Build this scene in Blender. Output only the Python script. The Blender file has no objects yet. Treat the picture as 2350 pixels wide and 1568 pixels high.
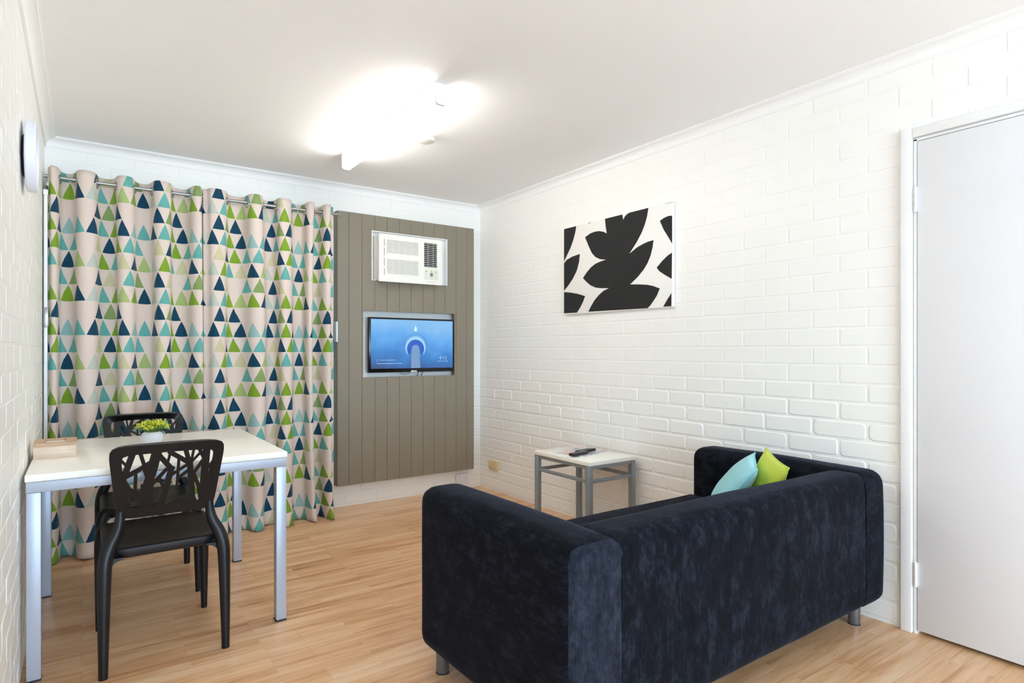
import bpy, bmesh, math, random
from mathutils import Vector, Matrix, noise
R = random.Random(7)
PI = math.pi
scene = bpy.context.scene
COL = scene.collection

# ------------------------------------------------------------------ helpers
def lin(c):
    def f(v):
        v /= 255.0
        return v / 12.92 if v <= 0.04045 else ((v + 0.055) / 1.055) ** 2.4
    return (f(c[0]), f(c[1]), f(c[2]), 1.0)

class MB:
    """mesh builder: collects shapes into one bmesh"""
    def __init__(s): s.bm = bmesh.new()
    def verts_since(s, n): return s.bm.verts[n:]
    def box(s, lo, hi, bev=0.0, seg=2, rot=None, piv=None):
        b = bmesh.new()
        bmesh.ops.create_cube(b, size=1.0)
        sz = [hi[i] - lo[i] for i in range(3)]; c = [(hi[i] + lo[i]) / 2 for i in range(3)]
        for v in b.verts:
            v.co = Vector((v.co.x * sz[0] + c[0], v.co.y * sz[1] + c[1], v.co.z * sz[2] + c[2]))
        if bev > 0:
            bmesh.ops.bevel(b, geom=list(b.edges), offset=bev, segments=seg, profile=0.5, affect='EDGES')
        s.merge(b, rot, piv)
    def merge(s, b, rot=None, piv=None):
        if rot is not None:
            p = Vector(piv) if piv is not None else Vector((0, 0, 0))
            for v in b.verts: v.co = rot @ (v.co - p) + p
        m = bpy.data.meshes.new('tmp'); b.to_mesh(m); b.free()
        s.bm.from_mesh(m); bpy.data.meshes.remove(m)
    def tube(s, pts, rad, seg=16, caps=True, sq=None):
        """swept circle (or superellipse) along a polyline; rad = number or list"""
        pts = [Vector(p) for p in pts]; n = len(pts)
        if not hasattr(rad, '__len__'): rad = [rad] * n
        prev = None; rings = []
        for i, p in enumerate(pts):
            t = (pts[min(i + 1, n - 1)] - pts[max(i - 1, 0)]).normalized()
            if prev is None:
                a = Vector((1, 0, 0)) if abs(t.x) < 0.9 else Vector((0, 1, 0))
                u = (a - t * a.dot(t)).normalized()
            else:
                u = (prev - t * prev.dot(t)).normalized()
            prev = u; w = t.cross(u)
            rings.append([s.bm.verts.new(p + (u * math.cos(2 * PI * k / seg) + w * math.sin(2 * PI * k / seg)) * rad[i]) for k in range(seg)])
        for i in range(n - 1):
            for k in range(seg):
                s.bm.faces.new((rings[i][k], rings[i][(k + 1) % seg], rings[i + 1][(k + 1) % seg], rings[i + 1][k]))
        if caps:
            s.bm.faces.new(rings[0][::-1]); s.bm.faces.new(rings[-1])
    def lathe(s, prof, seg=40, axis='Z', at=(0, 0, 0)):
        """prof: list of (r, h); closed if ends on r=0"""
        at = Vector(at); rings = []
        def P(r, h, a):
            x, y = r * math.cos(a), r * math.sin(a)
            if axis == 'Z': return at + Vector((x, y, h))
            if axis == 'X': return at + Vector((h, x, y))
            return at + Vector((y, h, x))
        for r, h in prof:
            if r < 1e-6: rings.append([s.bm.verts.new(P(0, h, 0))])
            else: rings.append([s.bm.verts.new(P(r, h, 2 * PI * k / seg)) for k in range(seg)])
        for i in range(len(rings) - 1):
            A, B = rings[i], rings[i + 1]
            for k in range(seg):
                k2 = (k + 1) % seg
                try:
                    if len(A) == 1 and len(B) > 1: s.bm.faces.new((A[0], B[k2], B[k]))
                    elif len(B) == 1 and len(A) > 1: s.bm.faces.new((A[k], A[k2], B[0]))
                    elif len(A) > 1: s.bm.faces.new((A[k], A[k2], B[k2], B[k]))
                except ValueError: pass
    def torus(s, c, n, R_, r, seg=24, ms=8):
        n = Vector(n).normalized(); a = Vector((0, 0, 1)) if abs(n.z) < .9 else Vector((1, 0, 0))
        u = n.cross(a).normalized(); w = n.cross(u)
        g = []
        for i in range(seg):
            A = 2 * PI * i / seg; d = u * math.cos(A) + w * math.sin(A)
            g.append([s.bm.verts.new(Vector(c) + d * (R_ + r * math.cos(2 * PI * k / ms)) + n * r * math.sin(2 * PI * k / ms)) for k in range(ms)])
        for i in range(seg):
            for k in range(ms):
                s.bm.faces.new((g[i][k], g[(i + 1) % seg][k], g[(i + 1) % seg][(k + 1) % ms], g[i][(k + 1) % ms]))
    def prism(s, poly, f, d0, d1):
        """poly: 2-D points; f(a, b, d) -> 3-D; extruded between d0 and d1"""
        A = [s.bm.verts.new(f(a, b, d0)) for a, b in poly]
        B = [s.bm.verts.new(f(a, b, d1)) for a, b in poly]
        n = len(poly)
        s.bm.faces.new(A[::-1]); s.bm.faces.new(B)
        for i in range(n): s.bm.faces.new((A[i], A[(i + 1) % n], B[(i + 1) % n], B[i]))
    def build(s, name, mat, parent=None, loc=None, smooth=35, label=None, tri=False):
        bmesh.ops.recalc_face_normals(s.bm, faces=list(s.bm.faces))
        if tri: bmesh.ops.triangulate(s.bm, faces=[f for f in s.bm.faces if len(f.verts) > 4])
        me = bpy.data.meshes.new(name); s.bm.to_mesh(me); s.bm.free()
        o = bpy.data.objects.new(name, me); COL.objects.link(o)
        if mat: me.materials.append(mat)
        if smooth:
            for p in me.polygons: p.use_smooth = True
            me.set_sharp_from_angle(angle=math.radians(smooth))
        if parent is not None: o.parent = parent
        if loc is not None: o.location = loc
        if label: o['label'] = label
        return o

def tag(o, label, cat, group=None, kind=None):
    o['label'] = label; o['category'] = cat
    if group: o['group'] = group
    if kind: o['kind'] = kind
    return o
def thing(name, loc, label, cat, rz=0, group=None):
    o = bpy.data.objects.new(name, None); COL.objects.link(o)
    o.empty_display_size = 0.1
    o.location = loc; o.rotation_euler = (0, 0, rz)
    return tag(o, label, cat, group)
def struct(o, label, cat):
    o['kind'] = 'structure'; o['label'] = label; o['category'] = cat
    return o

# ------------------------------------------------------------------ materials
class NT:
    def __init__(s, name):
        s.m = bpy.data.materials.new(name); s.m.use_nodes = True
        s.t = s.m.node_tree; s.b = s.t.nodes['Principled BSDF']
    def n(s, typ, **kw):
        x = s.t.nodes.new(typ)
        for k, v in kw.items():
            if k.startswith('i_'): 
                key = k[2:]; key = int(key) if key.isdigit() else key.replace('_', ' ')
                x.inputs[key].default_value = v
            else: setattr(x, k, v)
        return x
    def l(s, a, b): s.t.links.new(a, b)
    def math(s, op, a, b=None, c=None):
        x = s.t.nodes.new('ShaderNodeMath'); x.operation = op
        for i, v in enumerate((a, b, c)):
            if v is None: continue
            if isinstance(v, (int, float)): x.inputs[i].default_value = v
            else: s.l(v, x.inputs[i])
        return x.outputs[0]
    def mix(s, fac, a, b):
        x = s.t.nodes.new('ShaderNodeMix'); x.data_type = 'RGBA'
        for i, v in ((0, fac), (6, a), (7, b)):
            if isinstance(v, (int, float, tuple)): x.inputs[i].default_value = v
            else: s.l(v, x.inputs[i])
        return x.outputs[2]
    def bump(s, h, strength=.3, dist=.002):
        x = s.n('ShaderNodeBump'); x.inputs['Strength'].default_value = strength; x.inputs['Distance'].default_value = dist
        s.l(h, x.inputs['Height']); s.l(x.outputs[0], s.b.inputs['Normal']); return x
    def noise(s, scale, detail=3, rough=.5, vec=None):
        x = s.n('ShaderNodeTexNoise'); x.inputs['Scale'].default_value = scale; x.inputs['Detail'].default_value = detail; x.inputs['Roughness'].default_value = rough
        if vec is not None: s.l(vec, x.inputs['Vector'])
        return x.outputs[0]
    def ramp(s, fac, stops, interp='LINEAR'):
        x = s.n('ShaderNodeValToRGB'); cr = x.color_ramp; cr.interpolation = interp
        while len(cr.elements) < len(stops): cr.elements.new(0.5)
        for e, (p, c) in zip(cr.elements, stops): e.position = p; e.color = c
        s.l(fac, x.inputs[0]); return x
    def obj(s): return s.n('ShaderNodeTexCoord').outputs['Object']

def simple(name, col, rough=.5, metal=0, vary=.03, nscale=30, bump=0, spec=.5, **kw):
    N = NT(name); b = N.b
    c = lin(col); v = N.noise(nscale, 3, .5, N.obj())
    d = tuple(max(0, x * (1 - vary * 2)) for x in c[:3]) + (1,)
    N.l(N.mix(v, d, tuple(min(1, x * (1 + vary)) for x in c[:3]) + (1,)), b.inputs['Base Color'])
    b.inputs['Roughness'].default_value = rough; b.inputs['Metallic'].default_value = metal
    b.inputs['Specular IOR Level'].default_value = spec
    if bump: N.bump(N.noise(nscale * 8, 4, .6, N.obj()), bump, .001)
    for k, v2 in kw.items(): b.inputs[k.replace('_', ' ')].default_value = v2
    return N.m

M = {}
M['wall'] = simple('painted_brick', (245, 245, 242), .42, vary=.006, nscale=6, bump=.25)
M['ceiling'] = simple('ceiling_paint', (247, 247, 248), .85, vary=.008, nscale=4, bump=.05)
M['cornice'] = simple('cornice_paint', (246, 246, 246), .6, vary=.006, nscale=5)
M['gloss_white'] = simple('white_trim_paint', (240, 241, 242), .3, vary=.006, nscale=8)
M['door'] = simple('door_paint', (232, 233, 237), .38, vary=.01, nscale=3, bump=.04)
M['taupe'] = simple('taupe_board_paint', (134, 125, 109), .42, vary=.03, nscale=5, bump=.05)
M['ac_white'] = simple('appliance_white_plastic', (240, 238, 231), .35, vary=.01)
M['ac_grey'] = simple('pale_grey_plastic', (206, 204, 198), .45, vary=.01)
M['ac_panel'] = simple('control_panel_cream', (226, 228, 212), .4, vary=.01)
M['dark'] = simple('dark_void_plastic', (18, 18, 20), .6)
M['btn'] = simple('grey_button', (120, 124, 120), .5)
M['black_plastic'] = simple('black_chair_plastic', (13, 14, 18), .42, vary=.05, nscale=12, bump=.12, spec=.4)
M['tv_black'] = simple('tv_gloss_black', (8, 9, 11), .2)
M['silver'] = simple('silver_plate', (190, 192, 196), .3, .6)
M['table_white'] = simple('white_laminate', (246, 244, 236), .22, vary=.01, nscale=10)
M['alu'] = simple('silver_grey_powder_coat', (182, 190, 205), .38, .25, vary=.03, nscale=10)
M['grey_steel'] = simple('grey_painted_steel', (140, 146, 152), .4, .2, vary=.03, nscale=10)
M['foot'] = simple('dark_rubber_foot', (38, 40, 44), .7)
M['rod'] = simple('brushed_nickel', (165, 165, 162), .3, .8)
M['chrome'] = simple('satin_chrome_leg', (130, 138, 148), .3, .8)
M['pot'] = simple('pale_grey_ceramic', (205, 209, 220), .5, vary=.02)
M['clock_black'] = simple('black_clock_case', (22, 12, 18), .4)
M['clock_white'] = simple('white_clock_rim', (226, 228, 240), .35)
M['cream_plastic'] = simple('yellowed_socket_plastic', (226, 204, 158), .4, vary=.04)
M['white_plastic'] = simple('white_socket_plastic', (234, 235, 238), .4)
M['canvas_white'] = simple('white_canvas', (242, 240, 236), .8, vary=.01, nscale=40, bump=.1)
M['canvas_black'] = simple('black_print_ink', (22, 22, 24), .75, vary=.06, nscale=40, bump=.1)
M['cable'] = simple('black_cable', (30, 28, 30), .5)
M['stem'] = simple('green_stem', (96, 130, 50), .6)
M['leaf_green'] = simple('small_leaf', (120, 158, 50), .55, vary=.2, nscale=60)
M['flower'] = simple('yellow_green_blossom', (214, 214, 52), .6, vary=.15, nscale=60)
M['batten'] = simple('batten_body_white', (238, 238, 236), .45)
M['sensor'] = simple('smoke_alarm_white', (228, 228, 222), .5)

def wood(name, a, b, rough=.45, scl=(3, 40, 40)):
    N = NT(name); mp = N.n('ShaderNodeMapping'); N.l(N.obj(), mp.inputs[0]); mp.inputs['Scale'].default_value = scl
    v = N.noise(2.2, 6, .6, mp.outputs[0]); N.l(N.ramp(v, [(.3, lin(a)), (.7, lin(b))]).outputs[0], N.b.inputs['Base Color'])
    N.b.inputs['Roughness'].default_value = rough; return N.m
M['box_pale'] = wood('pale_wood_veneer', (204, 180, 158), (226, 206, 186), scl=(4, 30, 60))
M['box_lid'] = wood('warm_wood_lid', (178, 142, 110), (205, 172, 136), scl=(4, 40, 40))

def floor_mat():
    N = NT('laminate_strip_floor'); co = N.obj()
    bk = N.n('ShaderNodeTexBrick'); N.l(co, bk.inputs['Vector'])
    bk.offset = .37; bk.offset_frequency = 2; bk.squash = 1
    bk.inputs['Scale'].default_value = 1; bk.inputs['Brick Width'].default_value = 1.15; bk.inputs['Row Height'].default_value = .096
    bk.inputs['Mortar Size'].default_value = .0009; bk.inputs['Mortar Smooth'].default_value = .2
    bk.inputs['Color1'].default_value = (0, 0, 0, 1); bk.inputs['Color2'].default_value = (1, 1, 1, 1); bk.inputs['Mortar'].default_value = (.5, .5, .5, 1)
    bk2 = N.n('ShaderNodeTexBrick'); N.l(co, bk2.inputs['Vector'])
    bk2.offset = .43; bk2.inputs['Scale'].default_value = 1; bk2.inputs['Brick Width'].default_value = .58; bk2.inputs['Row Height'].default_value = .048
    bk2.inputs['Mortar Size'].default_value = 0
    bk2.inputs['Color1'].default_value = (0, 0, 0, 1); bk2.inputs['Color2'].default_value = (1, 1, 1, 1)
    mp = N.n('ShaderNodeMapping'); N.l(co, mp.inputs[0]); mp.inputs['Scale'].default_value = (1.5, 17, 1)
    ad = N.n('ShaderNodeVectorMath', operation='MULTIPLY_ADD'); N.l(bk2.outputs[0], ad.inputs[0]); ad.inputs[1].default_value = (7, 7, 7); N.l(mp.outputs[0], ad.inputs[2])
    g = N.noise(1.6, 6, .62, ad.outputs[0])
    mp2 = N.n('ShaderNodeMapping'); N.l(co, mp2.inputs[0]); mp2.inputs['Scale'].default_value = (5, 110, 1)
    g2 = N.noise(1.5, 3, .6, mp2.outputs[0])
    mp3 = N.n('ShaderNodeMapping'); N.l(co, mp3.inputs[0]); mp3.inputs['Scale'].default_value = (1.0, 4.5, 1)
    g3 = N.noise(1.4, 2, .5, mp3.outputs[0])
    f = N.math('MULTIPLY_ADD', bk.outputs[0], .10, N.math('MULTIPLY', bk2.outputs[0], .10))
    f = N.math('ADD', f, N.math('MULTIPLY', g, .62))
    f = N.math('ADD', f, N.math('MULTIPLY', g2, .14))
    f = N.math('ADD', f, N.math('MULTIPLY', g3, .30))
    r = N.ramp(f, [(.40, lin((150, 102, 68))), (.52, lin((198, 146, 102))), (.64, lin((220, 175, 132))), (.80, lin((234, 201, 165)))])
    # short dark flecks
    mp4 = N.n('ShaderNodeMapping'); N.l(co, mp4.inputs[0]); mp4.inputs['Scale'].default_value = (9, 60, 1)
    fl = N.math('GREATER_THAN', N.noise(1.3, 2, .5, mp4.outputs[0]), .73)
    c = N.mix(N.math('MULTIPLY', fl, .35), r.outputs[0], lin((120, 84, 60)))
    c = N.mix(N.math('MULTIPLY', bk.outputs['Fac'], .45), c, lin((110, 74, 48)))
    N.l(c, N.b.inputs['Base Color'])
    N.l(N.math('MULTIPLY_ADD', g, .16, .24), N.b.inputs['Roughness'])
    N.bump(N.math('SUBTRACT', N.math('MULTIPLY', g2, .3), bk.outputs['Fac']), .12, .0006)
    return N.m
M['floor'] = floor_mat()

def sofa_mat(name, c1, c2, c3, ax='V', sheen=.35):
    N = NT(name); co = N.obj()
    mp = N.n('ShaderNodeMapping'); N.l(co, mp.inputs[0]); mp.inputs['Scale'].default_value = (1, 1, .55) if ax == 'V' else (1, .6, 1)
    a = N.noise(17, 8, .78, mp.outputs[0]); b = N.noise(75, 4, .65, mp.outputs[0])
    mp2 = N.n('ShaderNodeMapping'); N.l(co, mp2.inputs[0]); mp2.inputs['Scale'].default_value = (230, 230, 9) if ax == 'V' else (260, 9, 230)
    c = N.noise(1.0, 2, .5, mp2.outputs[0])
    f = N.math('ADD', N.math('MULTIPLY', a, .62), N.math('ADD', N.math('MULTIPLY', b, .25), N.math('MULTIPLY', c, .13)))
    r = N.ramp(f, [(.40, lin(c1)), (.5, lin(c2)), (.61, lin(c3))])
    N.l(r.outputs[0], N.b.inputs['Base Color'])
    N.b.inputs['Roughness'].default_value = .95; N.b.inputs['Specular IOR Level'].default_value = .15
    N.b.inputs['Sheen Weight'].default_value = sheen; N.b.inputs['Sheen Roughness'].default_value = .35
    N.b.inputs['Sheen Tint'].default_value = lin((150, 165, 200))
    N.bump(N.math('ADD', c, b), .25, .0015)
    return N.m
M['sofa'] = sofa_mat('navy_black_crushed_velvet', (4, 4, 9), (11, 13, 21), (34, 38, 49), sheen=.12)
M['sofa_h'] = sofa_mat('navy_black_crushed_velvet_arm', (4, 4, 9), (10, 12, 20), (31, 35, 46), 'H', sheen=.12)
M['sofa_pale'] = sofa_mat('navy_black_crushed_velvet_pale', (16, 19, 28), (31, 35, 47), (48, 53, 66), sheen=.10)

def fabric(name, c, c2, sc=300):
    N = NT(name); v = N.noise(9, 3, .5, N.obj())
    N.l(N.mix(v, lin(c), lin(c2)), N.b.inputs['Base Color']); N.b.inputs['Roughness'].default_value = .8
    N.b.inputs['Sheen Weight'].default_value = .15
    N.bump(N.noise(sc, 2, .5, N.obj()), .15, .001); return N.m
M['teal_cushion'] = fabric('pale_aqua_cotton', (140, 206, 214), (160, 218, 226))
M['lime_cushion'] = fabric('lime_cotton', (184, 204, 60), (204, 216, 78))
M['teal_seam'] = fabric('aqua_piping', (128, 196, 206), (150, 212, 220))
M['lime_seam'] = fabric('lime_piping', (190, 200, 84), (206, 214, 96))

def curtain_mat():
    N = NT('triangle_print_curtain'); W, H = .083, .0966
    uv = N.n('ShaderNodeUVMap').outputs[0]; sp = N.n('ShaderNodeSeparateXYZ'); N.l(uv, sp.inputs[0])
    nz = N.n('ShaderNodeTexNoise'); N.l(uv, nz.inputs['Vector']); nz.inputs['Scale'].default_value = 60; nz.inputs['Detail'].default_value = 2
    wob = N.math('MULTIPLY', N.math('SUBTRACT', nz.outputs[0], .5), .02)
    v = N.math('DIVIDE', N.math('SUBTRACT', 2.02 + 20 * .0966 * 0, sp.outputs[1]), H)      # rows counted downward; row 0 base at z 2.02
    rowi = N.math('CEIL', v)                                                   # row index
    fy = N.math('SUBTRACT', rowi, v)                                           # 0 at the base, 1 at the apex
    rm = N.math('FLOORED_MODULO', rowi, 6.0)
    u = N.math('DIVIDE', sp.outputs[0], W)
    half = N.math('MULTIPLY', N.math('FLOORED_MODULO', rowi, 2.0), .5)
    uu = N.math('SUBTRACT', u, half)
    ci = N.math('FLOOR', uu); fx = N.math('ABSOLUTE', N.math('SUBTRACT', N.math('SUBTRACT', uu, ci), .5))
    cm = N.math('FLOORED_MODULO', ci, 6.0)
    # curved base: the base bows slightly downward in the middle
    bow = N.math('MULTIPLY', N.math('SUBTRACT', .25, N.math('MULTIPLY', fx, fx)), .12)
    prof = N.math('SUBTRACT', 1.0, N.math('POWER', N.math('MAXIMUM', fy, .0001), 1.12))
    ins = N.math('LESS_THAN', N.math('ADD', fx, wob), N.math('MULTIPLY', prof, .485))
    ins = N.math('MULTIPLY', ins, N.math('GREATER_THAN', N.math('ADD', fy, bow), .05))
    bg = lin((216, 200, 191))
    P = {'N': (10, 62, 88), 'T': (98, 166, 160), 'G': (122, 156, 44), 's': (146, 174, 84), 'S': (98, 140, 50), 'p': (150, 182, 172), 't': (120, 176, 174), 'y': (176, 180, 112), '_': (216, 200, 191)}
    A = {'N': 0, 'T': 0, 'G': 0, 's': .45, 'S': .4, 'p': 1, 't': .45, 'y': 1, '_': 0}
    rows = ['NpTGsG', '_NSN__', 'TNTGNt', '_yNGTT', 'spGTyN', '_Ny_TS']
    fac = N.math('DIVIDE', N.math('ADD', cm, .5), 6.0)
    col = None; alp = None
    for r, s in enumerate(rows):
        rp = N.ramp(fac, [(k / 6.0, lin(P[ch])[:3] + (A[ch],)) for k, ch in enumerate(s)], 'CONSTANT')
        if col is None: col, alp = rp.outputs[0], rp.outputs[1]
        else:
            eq = N.math('COMPARE', rm, float(r), .1)
            col = N.mix(eq, col, rp.outputs[0])
            alp = N.math('ADD', N.math('MULTIPLY', alp, N.math('SUBTRACT', 1.0, eq)), N.math('MULTIPLY', rp.outputs[1], eq))
    st = N.math('LESS_THAN', N.math('FRACT', N.math('MULTIPLY', fy, 13.0)), .60)
    # hatched triangles: alternating ink lines on the cloth
    col = N.mix(N.math('MULTIPLY', N.math('MULTIPLY', st, alp), .72), col, bg)
    final = N.mix(ins, bg, col)
    N.l(final, N.b.inputs['Base Color']); N.b.inputs['Roughness'].default_value = .75; N.b.inputs['Specular IOR Level'].default_value = .2
    N.b.inputs['Sheen Weight'].default_value = .1
    N.bump(N.noise(500, 2, .5, N.obj()), .08, .0006)
    return N.m
M['curtain'] = curtain_mat()

def glass_mat():
    N = NT('window_glass'); N.b.inputs['Transmission Weight'].default_value = 1; N.b.inputs['Roughness'].default_value = .02; N.b.inputs['IOR'].default_value = 1.1
    N.b.inputs['Base Color'].default_value = (.95, .98, .97, 1); return N.m
M['glass'] = glass_mat()

def emit(name, col, strength):
    N = NT(name); N.b.inputs['Base Color'].default_value = (0.8, .8, .8, 1)
    N.b.inputs['Emission Color'].default_value = col; N.b.inputs['Emission Strength'].default_value = strength
    N.b.inputs['Roughness'].default_value = .4
    return N.m
M['diffuser'] = emit('lit_tube_diffuser', (1.0, .965, .90, 1), 20)

def screen_mat():
    N = NT('lit_screen_sky'); sp = N.n('ShaderNodeSeparateXYZ'); N.l(N.obj(), sp.inputs[0])
    a = N.noise(6, 4, .55, N.obj())
    v = N.math('ADD', N.math('DIVIDE', sp.outputs[2], .40), N.math('MULTIPLY', N.math('SUBTRACT', a, .5), .55))
    v = N.math('ADD', v, N.math('MULTIPLY', sp.outputs[0], .18))
    r = N.ramp(v, [(.0, lin((46, 72, 128))), (.10, lin((44, 100, 176))), (.32, lin((44, 132, 214))), (.62, lin((96, 176, 250))), (.95, lin((140, 202, 254)))])
    N.l(r.outputs[0], N.b.inputs['Emission Color']); N.b.inputs['Emission Strength'].default_value = .72
    N.b.inputs['Base Color'].default_value = (0.01, .01, .012, 1); N.b.inputs['Roughness'].default_value = .25
    return N.m
M['screen'] = screen_mat()
for k, c, s in (('scr_ring', (24, 92, 205), .75), ('scr_pale', (160, 215, 250), .78), ('scr_shaft', (120, 160, 205), .75), ('scr_line', (70, 90, 140), .8), ('scr_text', (150, 190, 230), .9), ('scr_white', (215, 245, 252), .95)):
    M[k] = emit(k.replace('scr_', 'screen_image_'), lin(c), s); M[k].node_tree.nodes['Principled BSDF'].inputs['Base Color'].default_value = (0.01, .01, .01, 1)

def mag_mat():
    N = NT('magazine_cover'); a = N.noise(14, 3, .6, N.obj())
    r = N.ramp(a, [(.3, lin((206, 202, 202))), (.43, lin((214, 168, 152))), (.50, lin((226, 228, 234))), (.58, lin((150, 152, 178))), (.70, lin((120, 168, 186)))])
    N.l(r.outputs[0], N.b.inputs['Base Color']); N.b.inputs['Roughness'].default_value = .3; return N.m
M['magazine'] = mag_mat()
M['paper'] = simple('page_edges', (225, 224, 222), .7)

# ------------------------------------------------------------------ room dimensions (metres, camera at x=0,y=0)
XL, XR, YB, YF, ZC = -.176, 2.801, 4.424, -4.2, 2.398
COURSE, Z0, BL = .0835, .096, .2435

def sub_rect(rects, hole):
    out = []
    a0, b0, a1, b1 = hole
    for (x0, z0, x1, z1) in rects:
        if a1 <= x0 or a0 >= x1 or b1 <= z0 or b0 >= z1: out.append((x0, z0, x1, z1)); continue
        if a0 > x0: out.append((x0, z0, a0, z1))
        if a1 < x1: out.append((a1, z0, x1, z1))
        xa, xb = max(a0, x0), min(a1, x1)
        if b0 > z0: out.append((xa, z0, xb, b0))
        if b1 < z1: out.append((xa, b1, xb, z1))
    return out

def sub_rect_h(rects, hole):
    """like sub_rect, but the pieces above and below keep their full width"""
    out = []
    a0, b0, a1, b1 = hole
    for (x0, z0, x1, z1) in rects:
        if a1 <= x0 or a0 >= x1 or b1 <= z0 or b0 >= z1: out.append((x0, z0, x1, z1)); continue
        if b0 > z0: out.append((x0, z0, x1, b0))
        if b1 < z1: out.append((x0, b1, x1, z1))
        za, zb = max(b0, z0), min(b1, z1)
        if a0 > x0: out.append((x0, za, a0, zb))
        if a1 < x1: out.append((a1, za, x1, zb))
    return out

def brick_wall(name, f, u0, u1, ztop, holes, ujoint, label, thick=.12, relief=1.0):
    """f(u, z, d): u along the wall, d out of the wall into the room"""
    mb = MB()
    rects = [(u0, 0, u1, ztop)]
    for h in holes: rects = sub_rect(rects, h)
    for (a, b, c, d) in rects:
        vs = [mb.bm.verts.new(f(u, z, q)) for q in (-thick, 0) for u, z in ((a, b), (c, b), (c, d), (a, d))]
        for idx in ((0, 1, 2, 3), (7, 6, 5, 4), (0, 4, 5, 1), (1, 5, 6, 2), (2, 6, 7, 3), (3, 7, 4, 0)):
            mb.bm.faces.new([vs[i] for i in idx])
    rr = random.Random(name); flat_faces = []
    k0 = -2
    k = k0
    while Z0 + k * COURSE < ztop:
        zb = Z0 + k * COURSE; zt = zb + COURSE
        off = ujoint + (0 if k % 2 == 0 else BL / 2)
        n0 = int(math.floor((u0 - off) / BL)) - 1
        u = off + n0 * BL
        while u < u1:
            low = max(0.0, min(1.0, (1.02 - zb) / .22)) * relief
            gap = .0028 + .0012 * low + rr.uniform(0, .0014)
            pieces = [(max(u + gap, u0), max(zb + gap, 0), min(u + BL - gap, u1), min(zt - gap, ztop))]
            if pieces[0][2] - pieces[0][0] < .012 or pieces[0][3] - pieces[0][1] < .012: u += BL; continue
            for h in holes: pieces = sub_rect(pieces, (h[0] - .003, h[1] - .003, h[2] + .003, h[3] + .003))
            for (a, b, c, d) in pieces:
                if c - a < .02 or d - b < .015: continue
                ht = (.0010 + .0022 * low) * rr.uniform(.6, 1.25)
                rad = min(.004 + .011 * low * rr.uniform(.1, 1.4), (d - b) * .45, (c - a) * .45)
                bev = .0028 + .0026 * low
                rings = []
                for inset, dep in ((0, -.001), (bev * .35, ht * .62), (bev, ht)):
                    ring = []
                    r2 = max(rad - inset * .3, .002)
                    for cx, cz, a0 in ((c - inset - r2, d - inset - r2, 0), (a + inset + r2, d - inset - r2, 90), (a + inset + r2, b + inset + r2, 180), (c - inset - r2, b + inset + r2, 270)):
                        for q in range(4):
                            A = math.radians(a0 + q * 30)
                            jx = (rr.random() - .5) * .0012 * low
                            ring.append(mb.bm.verts.new(f(cx + r2 * math.cos(A) + jx, cz + r2 * math.sin(A) + jx, dep)))
                    rings.append(ring)
                for i in range(2):
                    for q in range(16):
                        mb.bm.faces.new((rings[i][q], rings[i][(q + 1) % 16], rings[i + 1][(q + 1) % 16], rings[i + 1][q]))
                flat_faces.append(mb.bm.faces.new(rings[2]))
            u += BL
        k += 1
    for f_ in flat_faces: f_.material_index = 1
    o = mb.build(name, M['wall'], smooth=70)
    o.data.materials.append(M['wall'])
    for p in o.data.polygons:
        if p.material_index == 1: p.use_smooth = False
    return struct(o, label, 'wall')

# door opening in right wall (y .20-1.045), window opening in back wall, big window opening behind the camera
DY0, DY1, DZ = .195, 1.082, 2.034
brick_wall('wall_right', lambda u, z, d: Vector((XR - d, u, z)), YF, YB, ZC, [(DY0, 0, DY1, DZ)], 1.265, 'long white painted brick wall with the canvas print and the door')
brick_wall('wall_left', lambda u, z, d: Vector((XL + d, u, z)), YF, YB, ZC, [], .05, 'white painted brick wall along the left behind the dining table', relief=.45)
brick_wall('wall_back', lambda u, z, d: Vector((u, YB - d, z)), XL, XR, ZC, [(-.10, .12, 1.42, 2.10)], .02, 'white painted brick wall behind the curtains and grey panel')
brick_wall('wall_front', lambda u, z, d: Vector((u, YF + d, z)), XL, XR, ZC, [(.0, .35, 2.6, 2.15)], .05, 'white painted brick wall behind the viewer')

mb = MB(); mb.box((XL - .12, YF - .12, -.06), (XR + .12, YB + .12, 0))
struct(mb.build('floor', M['floor'], smooth=0), 'honey coloured wood strip floor', 'floor')
mb = MB(); mb.box((XL - .12, YF - .12, ZC), (XR + .12, YB + .12, ZC + .08))
struct(mb.build('ceiling', M['ceiling'], smooth=0), 'flat white plaster ceiling', 'ceiling')

# cornice: cove profile swept along each wall (mitred ends)
def cornice(name, label, a, b, inward):
    mb = MB(); a = Vector(a); b = Vector(b); inn = Vector(inward); al = (b - a).normalized()
    prof = [(0, -.056), (.006, -.056), (.007, -.050)]
    for i in range(9):
        t = i / 8 * PI / 2
        prof.append((.010 + .038 * (1 - math.cos(t)), -.050 + .040 * math.sin(t)))
    prof += [(.050, -.006), (.056, -.005), (.056, 0), (0, 0)]
    g = []
    for end, sgn in ((a, 1), (b, -1)):
        g.append([mb.bm.verts.new(end + inn * d + al * sgn * d + Vector((0, 0, z))) for d, z in prof])
    n = len(prof)
    for i in range(n): mb.bm.faces.new((g[0][i], g[0][(i + 1) % n], g[1][(i + 1) % n], g[1][i]))
    struct(mb.build(name, M['cornice'], smooth=30), label, 'cornice')
zc = ZC
cornice('trim_1', 'white cove cornice above the long right brick wall', (XR, YF, zc), (XR, YB, zc), (-1, 0, 0))
cornice('trim_2', 'white cove cornice above the curtains and grey panel', (XR, YB, zc), (XL, YB, zc), (0, -1, 0))
cornice('trim_3', 'white cove cornice above the left brick wall', (XL, YB, zc), (XL, YF, zc), (1, 0, 0))
cornice('trim_4', 'white cove cornice behind the viewer', (XL, YF, zc), (XR, YF, zc), (0, 1, 0))

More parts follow.
